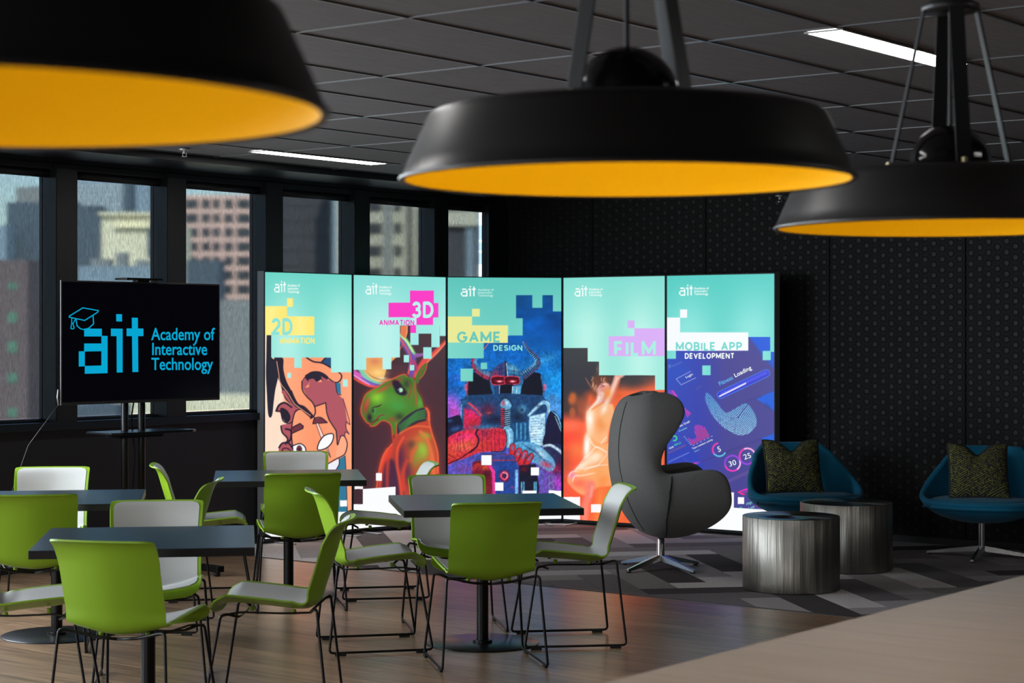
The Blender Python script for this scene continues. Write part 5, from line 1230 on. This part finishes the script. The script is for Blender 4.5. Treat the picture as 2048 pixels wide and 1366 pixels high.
# skirt
A.T(1120, 850, 6.833)
A.fill([(330, 200), (370, 100), (430, 150), (560, 260), (760, 240), (800, 560), (760, 800), (500, 860), (360, 960), (240, 920), (110, 790), (120, 680), (200, 620), (290, 520), (340, 440)], (255, 170, 108), sm=3, soft=2)
A.blob(368, 290, 52, 200, (255, 252, 248), 1, 4); A.blob(480, 440, 90, 60, (255, 246, 230), .9, -25); A.blob(440, 480, 130, 70, (255, 226, 190), .8, -25); A.blob(300, 560, 110, 40, (255, 236, 220), .85, -32); A.blob(560, 620, 160, 80, (255, 172, 96), .7); A.blob(170, 690, 60, 50, (236, 130, 170), .95); A.blob(260, 800, 130, 80, (255, 100, 76), .85); A.blob(380, 860, 90, 50, (255, 118, 80), .7); A.blob(600, 760, 100, 90, (255, 140, 60), .7)
for P_ in ([(330, 460), (420, 380), (500, 300), (640, 370)], [(280, 600), (400, 580), (520, 550), (640, 400)], [(240, 700), (360, 680), (480, 655)], [(200, 620), (260, 560), (340, 430)], [(400, 180), (460, 280), (560, 330), (640, 380)], [(560, 260), (600, 200), (640, 160)], [(330, 620), (480, 560), (650, 545)], [(170, 770), (200, 700), (250, 690)], [(120, 700), (160, 640), (230, 630)]): A.line(P_, [3, 12, 10, 3], (255, 244, 236), soft=1.6, al=.85)
A.line([(420, 820), (390, 950), (350, 1100), (340, 1280)], [120, 110, 100, 90], (255, 130, 110), soft=4); A.line([(440, 840), (420, 980)], [20, 14], (255, 170, 150), soft=3); A.line([(560, 900), (540, 1100), (500, 1290)], [110, 100, 90], (255, 128, 56), soft=8)
A.noise(.04, .05, .06, 5)
A.rect(-100, 984, 274, 1300, (255, 253, 255)); A.rect(424, 1083, 560, 1195, (252, 248, 250))
A.fill([(270, 1285), (1400, 1400), (1400, 1600), (-100, 1600), (-100, 1262)], (252, 252, 255), al=0)
A.rect(1000, 1150, 1700, 1700, (250, 251, 255))
A.T(880, 540, 2.626); m0 = A.C.copy(); backlight(A, (126, 218, 206), (184, 242, 230), (1.9, .05)); teal = A.C.copy(); A.C = m0
tealfill(A, teal, [(600, -60, 1250, 409), (776, 400, 1250, 481), (835, 478, 1250, 553), (1130, 550, 1250, 630)])
for r in ((986, 265, 1022, 305), (1021, 306, 1250, 452), (886, 347, 1024, 452)): A.rect(*r, (216, 172, 244))
final(pn, A)
ait(pn, 1149.5, 571, 25.5, 22, M_white_l)
pn.text('Academy of\nInteractive\nTechnology', 1178, 576, 1205.5, 593.5, M_white_l, .012)
glyphs(pn, 'FILM', 1228.5, 682, 1312, 712, emis('mint_letter', 168, 236, 224))

# ================================================================ print 5 : mobile app screens
pn, A = mkpanel(4, 'rightmost light box, white and violet mobile app panel with fingerprint')
A.T(1325, 545, 5.357)
A.C[:] = (66, 62, 144); A.grad(R4(-60, 600, 700, 3000), [(0, (40, 74, 190)), (.6, (48, 60, 170)), (1, (66, 62, 146))], 0, soft=12)
A.fill([(918, 690), (1400, 690), (1400, 1200), (1210, 1060), (1100, 940)], (0, 84, 216)); A.fill([(1000, 1350), (1400, 1200), (1400, 1620), (1080, 1400)], (0, 92, 220)); A.blob(1150, 1420, 60, 40, (20, 40, 120), .5)
A.line([(930, 700), (1210, 1060)], 8, (80, 60, 130), sm=0, soft=1.2)
A.blob(150, 1050, 200, 160, (34, 76, 190), .8); A.blob(900, 1000, 260, 130, (72, 62, 142), .7)
A.line([(60, 1030), (215, 960)], 4, (90, 110, 200), sm=0); A.line([(62, 1000), (80, 990), (82, 1010), (66, 1020)], 4, (150, 170, 230), sm=0)
A.line([(300, 1060), (147, 1140), (200, 1203), (356, 1128)], 5, (186, 190, 236), sm=0); A.line([(360, 1250), (420, 1218)], 16, (70, 74, 160), sm=0, soft=1.5)
A.line([(625, 1310), (1110, 1080)], 84, (70, 150, 240), sm=0); A.line([(625, 1310), (1110, 1080)], 72, (38, 44, 200), sm=0, soft=1.2); A.line([(640, 1298), (1110, 1074)], 30, (96, 106, 250), sm=0, soft=3, al=.7); A.line([(612, 1326), (890, 1188)], 14, (250, 250, 255), sm=0, soft=.9)
A.T(1325, 780, 4.711)
for k in range(3): A.line([(60+4*k, 10+18*k), (100, 8+18*k), (136, 60)], 6, (226, 50, 190), sm=0, soft=.6)
A.line([(90, 10), (134, 56)], 7, (236, 60, 180), sm=0, soft=.6)
for k in range(3): A.line([(214+16*k, 175+14*k), (236+14*k, 254-14*k)], 7, (240, 50, 180), sm=0, soft=.6)
# lower panels
A.fill([(930, 60), (1075, 0), (1075, 225)], (0, 90, 216)); A.fill([(930, 460), (1075, 400), (1075, 560)], (0, 90, 216)); A.line([(300, 700), (930, 460)], 10, (56, 50, 130), sm=0, soft=1.5); A.line([(800, 100), (930, 62)], 8, (56, 50, 130), sm=0, soft=1.5)
A.fill([(60, 560), (240, 480), (400, 740), (60, 800)], (36, 60, 180), soft=2); A.line([(60, 680), (250, 590)], 5, (120, 150, 230), sm=0); A.line([(70, 660), (250, 585)], 4, (70, 100, 200), sm=0)
for k in range(5): A.line([(190+26*k, 620+22*k), (230+30*k, 720+10*k)], 3, (70, 90, 200), sm=0)
A.blob(310, 690, 40, 10, (230, 60, 190), .9, -10); A.line([(60, 590), (212, 520)], 22, (96, 76, 150), sm=0, soft=1.5, al=.8); A.line([(620, 860), (860, 750)], 26, (96, 76, 150), sm=0, soft=2, al=.8)
# fingerprint
outer = [(420, 24), (500, 100), (560, 180), (600, 212), (640, 200), (700, 165), (790, 125), (850, 190), (885, 270), (880, 340), (830, 400), (740, 428), (650, 400), (560, 340), (470, 240), (420, 140), (402, 80)]
p = A.P(outer, 4); sl = A.box(p, 2); X, Y = A.X[sl], A.Y[sl]; d = A.dist(X, Y, p, True)
cx_, cy_ = 1325+700/4.711, 780+270/4.711; U, V = (X-cx_), (Y-cy_)
ang = math.radians(-38); U2 = U*math.cos(ang)-V*math.sin(ang); V2 = U*math.sin(ang)+V*math.cos(ang)
rr = np.where(V2 > 0, np.hypot(U2*1.0, V2*.95), np.abs(U2)); rr = rr+.9*np.sin(np.arctan2(V2, U2)*3+.5)
rid = np.clip(.5+.9*np.cos(rr*2*PI/3.15), 0, 1); hh = np.abs(np.sin(np.arctan2(V2+.01, U2)*7+np.floor(rr/3.15)*2.4)); rid = rid*np.where(hh < .07, .15, 1)
tcol = np.clip((Y-785)/80, 0, 1)[..., None]; colr = np.array([84, 176, 226.])*(1-tcol)+np.array([156, 220, 244.])*tcol
a_ = (rid*np.clip(.5-d/1.0, 0, 1))[..., None]; A.C[sl] = A.C[sl]*(1-a_)+colr*a_
# bar graph
for k in range(12):
    h = (60, 44, 34, 30, 36, 90, 120, 130, 128, 120, 104, 84)[k]; x0_, y0_ = 278+14.5*k, 516-7.2*k
    A.line([(x0_, y0_), (x0_-h*.52, y0_-h*1.0)], 7, (240, 50, 130), sm=0, soft=.5); A.line([(x0_-h*.36, y0_-h*.7), (x0_-h*.52, y0_-h*1.0)], 7, (200, 50, 190), sm=0, soft=.5)
for k in range(6): A.line([(288+34*k, 524-17*k), (300+34*k, 518-17*k)], 4, (220, 220, 250), sm=0); A.line([(202+12*k, 442+15*k), (210+12*k, 438+15*k)], 4, (220, 220, 250), sm=0)
# rings
def arc(cx, cy, r, a0, a1, w, col): A.line([(cx+r*math.cos(math.radians(a)), cy+r*math.sin(math.radians(a))) for a in np.linspace(a0, a1, 12)], w, col, sm=0, soft=.5)
arc(535, 562, 62, 140, 255, 15, (240, 50, 170)); arc(535, 562, 62, 30, 138, 13, (90, 200, 236))
for cx, cy, r in ((660, 690, 72), (800, 624, 74)): pass
arc(660, 690, 72, 160, 330, 15, (150, 60, 226)); arc(660, 690, 72, 50, 158, 15, (244, 44, 190)); arc(660, 690, 72, -20, 48, 15, (250, 190, 236))
arc(800, 624, 74, 150, 260, 15, (244, 44, 170)); arc(800, 624, 74, 60, 150, 15, (150, 60, 226)); arc(800, 624, 74, -20, 60, 15, (244, 44, 190)); arc(800, 624, 74, -110, -22, 15, (250, 180, 230))
arc(112, 455, 22, -120, 110, 12, (60, 220, 130))
A.line([(720, 962), (790, 936), (860, 940)], 14, (236, 40, 190), soft=.5); A.line([(735, 978), (800, 955), (860, 958)], 6, (236, 40, 190)); A.line([(750, 984), (775, 984)], 8, (250, 50, 90), sm=0)
A.line([(715, 962), (760, 985)], 10, (250, 50, 110), sm=0)
A.line([(900, 1125), (1040, 1060)], 26, (96, 76, 150), sm=0, soft=2, al=.8)
A.fill([(560, 960), (673, 966), (673, 1110), (1200, 1138), (1400, 1150), (1400, 1600), (-50, 1600), (-50, 1200), (560, 1200)], (250, 252, 255), soft=.35); A.rect(711, 1010, 768, 1074, (252, 252, 255))
A.T(1325, 545, 5.357); m0 = A.C.copy(); backlight(A, (74, 200, 190), (140, 228, 220), (1.7, .15)); teal = A.C.copy(); A.C = m0
tealfill(A, teal, [(-50, -80, 1400, 690), (-50, 600, 920, 836), (1155, 680, 1400, 849), (-50, 830, 144, 925), (1073, 840, 1160, 940), (427, 997, 515, 1100)])
for r in ((-50, 482, 188, 836), (188, 641, 918, 838), (188, 395, 264, 485)): A.rect(*r, (244, 248, 255))
final(pn, A)
ait(pn, 1358.5, 569.5, 27.5, 22, M_white_l)
pn.text('Academy of\nInteractive\nTechnology', 1388.5, 574, 1418, 591.5, M_white_l, .012)
glyphs(pn, 'MOBILE APP', 1352, 684, 1484.5, 701.3, emis('app_teal_letter', 118, 214, 204)); glyphs(pn, 'DEVELOPMENT', 1370, 706, 1469, 717.5, M_white_l)
pn.text('Fitness', 1437, 757, 1467, 765.5, emis('sky_letter', 96, 180, 240), .01, ang=27); pn.text('Loading', 1468, 738.5, 1505, 749.5, M_white_l, .01, ang=27)
pn.text('Login', 1371.5, 749, 1386.5, 755, M_white_l, .0, ang=27); pn.text('Password', 1343, 725, 1363, 730, emis('dim_letter', 96, 110, 200), 0, ang=25)
pn.text('5', 1435.5, 893, 1441.5, 903.5, M_white_l, 0, ang=18); pn.text('30', 1458, 921, 1472.5, 931.5, M_white_l, 0, ang=18); pn.text('25', 1487.5, 907, 1502, 917.5, M_white_l, 0, ang=18)
pn.text('Team members activity', 1383, 886, 1428, 891, M_white_l, 0, ang=25); pn.text('Active: 4', 1388.5, 899.5, 1400, 902.5, M_teal_l, 0, ang=22); pn.text('atic Graph', 1359, 845, 1381, 850.5, M_white_l, 0, ang=27); pn.text('All members', 1357, 857, 1375, 860.5, M_teal_l, 0, ang=25)
M_grn = emis('green_letter', 70, 230, 150); M_redl = emis('red_letter', 250, 60, 80)
pn.text('Higt', 1493, 1003.5, 1504.5, 1010, M_teal_l, 0, ang=25); pn.text('4.88', 1504.5, 1000.5, 1515.5, 1005, M_grn, 0, ang=25); pn.text('Low', 1498, 1011.5, 1509.5, 1017.5, M_teal_l, 0, ang=25); pn.text('$3.45', 1511.5, 1007, 1523, 1012, M_redl, 0, ang=25)
pn.text('$99.21', 1349, 886, 1362.5, 890.5, M_grn, 0, ang=22); pn.text('count:', 1338, 893, 1348, 897, M_white_l, 0, ang=22); pn.text('wld', 1476.5, 1013.5, 1484, 1016.5, M_grn, 0, ang=20)

# ================================================================ television picture
tp = Panel.__new__(Panel); tp.A = TL.copy(); d_ = TR-TL; tp.w = d_.length; tp.d = d_/tp.w; tp.t = tv
def tvshift(o):
    for v in o.data.vertices: v.co.x -= tw/2
    return o
TVS = 3.252
def tx(x, y): return (x/TVS, 540+y/TVS)
polys = []
for r in (((545, 381), (660, 382), (660, 432), (545, 432)), ((657, 428), (697, 429), (697, 670), (657, 670)), ((545, 478), (660, 478), (660, 528), (545, 530)), ((510, 529), (549, 528), (549, 626), (510, 628)), ((549, 624), (697, 620), (697, 671), (549, 675)),
          ((753, 287), (791, 288), (791, 335), (754, 334)), ((719, 381), (795, 382), (795, 430), (719, 430)), ((756, 428), (795, 428), (795, 666), (757, 667)), ((855, 310), (894, 311), (897, 663), (859, 664)), ((821, 380), (930, 381), (930, 430), (821, 430))):
    polys.append([tx(*p) for p in r])
tvshift(tp.shapes(polys, M_cyan, y=-.004, name='logo', parent=tv))
tvshift(tp.text('Academy of\nInteractive\nTechnology', 301.5, 655.5, 429, 748, M_cyan, .012, y=-.004, parent=tv))
def ribbon(pts, w, closed=False):
    out = []; P = [Vector((*tx(*p), 0)) for p in pts]
    n = len(P)
    for i in range(n if closed else n-1):
        a, b_ = P[i], P[(i+1) % n]; d = (b_-a).normalized()*(w*.35); nn = Vector((-d.y, d.x, 0)).normalized()*w/2; a2, b2 = a-d, b_+d
        out.append([tuple((a2+nn)[:2]), tuple((b2+nn)[:2]), tuple((b2-nn)[:2]), tuple((a2-nn)[:2])])
    return out
cap = ribbon([(448, 300), (536, 246), (637, 264), (632, 275), (548, 328), (448, 307)], 2.0, True)
cap += ribbon([(492, 320), (498, 362), (520, 382), (545, 388), (575, 378), (606, 350), (603, 300)], 2.0)
cap += ribbon([(464, 312), (464, 345), (458, 380), (470, 384), (480, 378), (472, 350), (466, 345)], 1.8)
cap += ribbon([(472, 350), (488, 320)], 1.6)
tvshift(tp.shapes(cap, M_cyan, y=-.0045, name='cap_emblem', parent=tv))

# ================================================================ cushions with a woven maze
M_cush = bpy.data.materials.new('woven_maze_fabric'); M_cush.use_nodes = True
N = M_cush.node_tree.nodes; L = M_cush.node_tree.links; pb = N['Principled BSDF']; pb.inputs['Roughness'].default_value = .85
at_ = N.new('ShaderNodeAttribute'); at_.attribute_name = 'print'; L.new(at_.outputs['Color'], pb.inputs['Base Color'])
def cushion(loc, rz, tilt, w, h, label, seed):
    n = 150; U, V = np.meshgrid(np.linspace(-1, 1, n+1), np.linspace(-1, 1, n+1))
    # corner ears and centre dip at the top
    pinch = 1-.07*(1-U**2)**.8*1.0; pinchv = 1-.05*(1-V**2)
    x = U*w/2*pinchv; z = V*h/2*(1-.05*(1-U**2)); dip = np.exp(-(U/.34)**2)*np.clip((V+.1)/1.1, 0, 1)**2*.085; z = z-dip
    thick = (1-np.abs(U)**2.6)*(1-np.abs(V)**2.6); thick = .012+.060*thick**.6*(1-.35*np.exp(-(U/.25)**2)*np.clip(V, 0, 1))
    rs = np.random.RandomState(seed); px_, py_ = U*w/2*1000, V*h/2*1000    # millimetres
    A_ = Art(px_, -py_); A_.C[:] = (46, 44, 46); s_ = 18.0
    # maze on a triangular lattice: each node joins along one of three axes
    dirs = [(math.cos(math.radians(a)), math.sin(math.radians(a))) for a in (30, 90, 150)]
    for i in range(-18, 19):
        for j in range(-16, 17):
            cx_, cy_ = s_*.866*i, s_*(j+.5*(i % 2))
            if abs(cx_) > w*540 or abs(cy_) > h*540: continue
            f = math.sin(cx_*.035+seed)+math.cos(cy_*.042+cx_*.02)
            k = (0 if f > .2 else 2) if rs.rand() < .66 else rs.randint(0, 3)
            dx, dy = dirs[k]; sg = 1 if rs.rand() < .7 else -1; ln = s_*(1 if rs.rand() < .6 else 2)
            A_.line([(cx_, cy_), (cx_+sg*dx*ln, cy_+sg*dy*ln)], 2.6, (172, 176, 58), soft=1.0, sm=0)
    t = thing('cushion', label, 'cushion', loc, rz, 'dark cushions with a yellow green maze pattern')
    for side, nm in ((-1, 'front_face'), (1, 'back_face')):
        co = np.stack([x.ravel(), (side*thick).ravel(), z.ravel()], 1)
        # lean back, bottom edge on the seat
        c, q = math.cos(tilt), math.sin(tilt); zz = co[:, 2]+h/2*.96; co = np.stack([co[:, 0], co[:, 1]*c+zz*q, zz*c-co[:, 1]*q], 1)
        nx = n+1; i = (np.arange(n)[:, None]*nx+np.arange(n)[None, :]).ravel(); f = np.stack([i, i+1, i+nx+1, i+nx], 1)
        if side > 0: f = f[:, ::-1]
        me = bpy.data.meshes.new(nm); me.from_pydata(co.tolist(), [], f.tolist())
        c3 = np.clip(A_.C, 0, 255)/255.0; c3 = np.where(c3 <= .04045, c3/12.92, ((c3+.055)/1.055)**2.4)
        at = me.color_attributes.new('print', 'FLOAT_COLOR', 'POINT'); at.data.foreach_set('color', np.concatenate([c3.reshape(-1, 3), np.ones((len(co), 1))], 1).ravel())
        me.materials.append(M_cush); me.shade_smooth(); o = bpy.data.objects.new(nm, me); COL.objects.link(o); o.parent = t
    # edge welt
    rng = np.linspace(0, n, 31).astype(int); loop = [(0, k) for k in rng]+[(k, n) for k in rng[1:]]+[(n, k) for k in rng[::-1][1:]]+[(k, 0) for k in rng[::-1][1:-1]]
    pts = []
    for a, b_ in loop:
        zz = z[a, b_]+h/2*.96; pts.append((x[a, b_], zz*math.sin(tilt), zz*math.cos(tilt)))
    MB().tube(pts, .0125, 8, closed=True).build('welt', mat('cushion_welt', rgb(48, 46, 46), .85), t, smooth=True)
cushion((2.09, 14.03, .435), math.radians(5), math.radians(24), .41, .41, 'dark cushion with green maze lines on the blue chair behind the drums', 4)
cushion((3.34, 13.58, .435), math.radians(-8), math.radians(24), .41, .41, 'dark cushion with green maze lines on the blue chair at the right edge', 9)
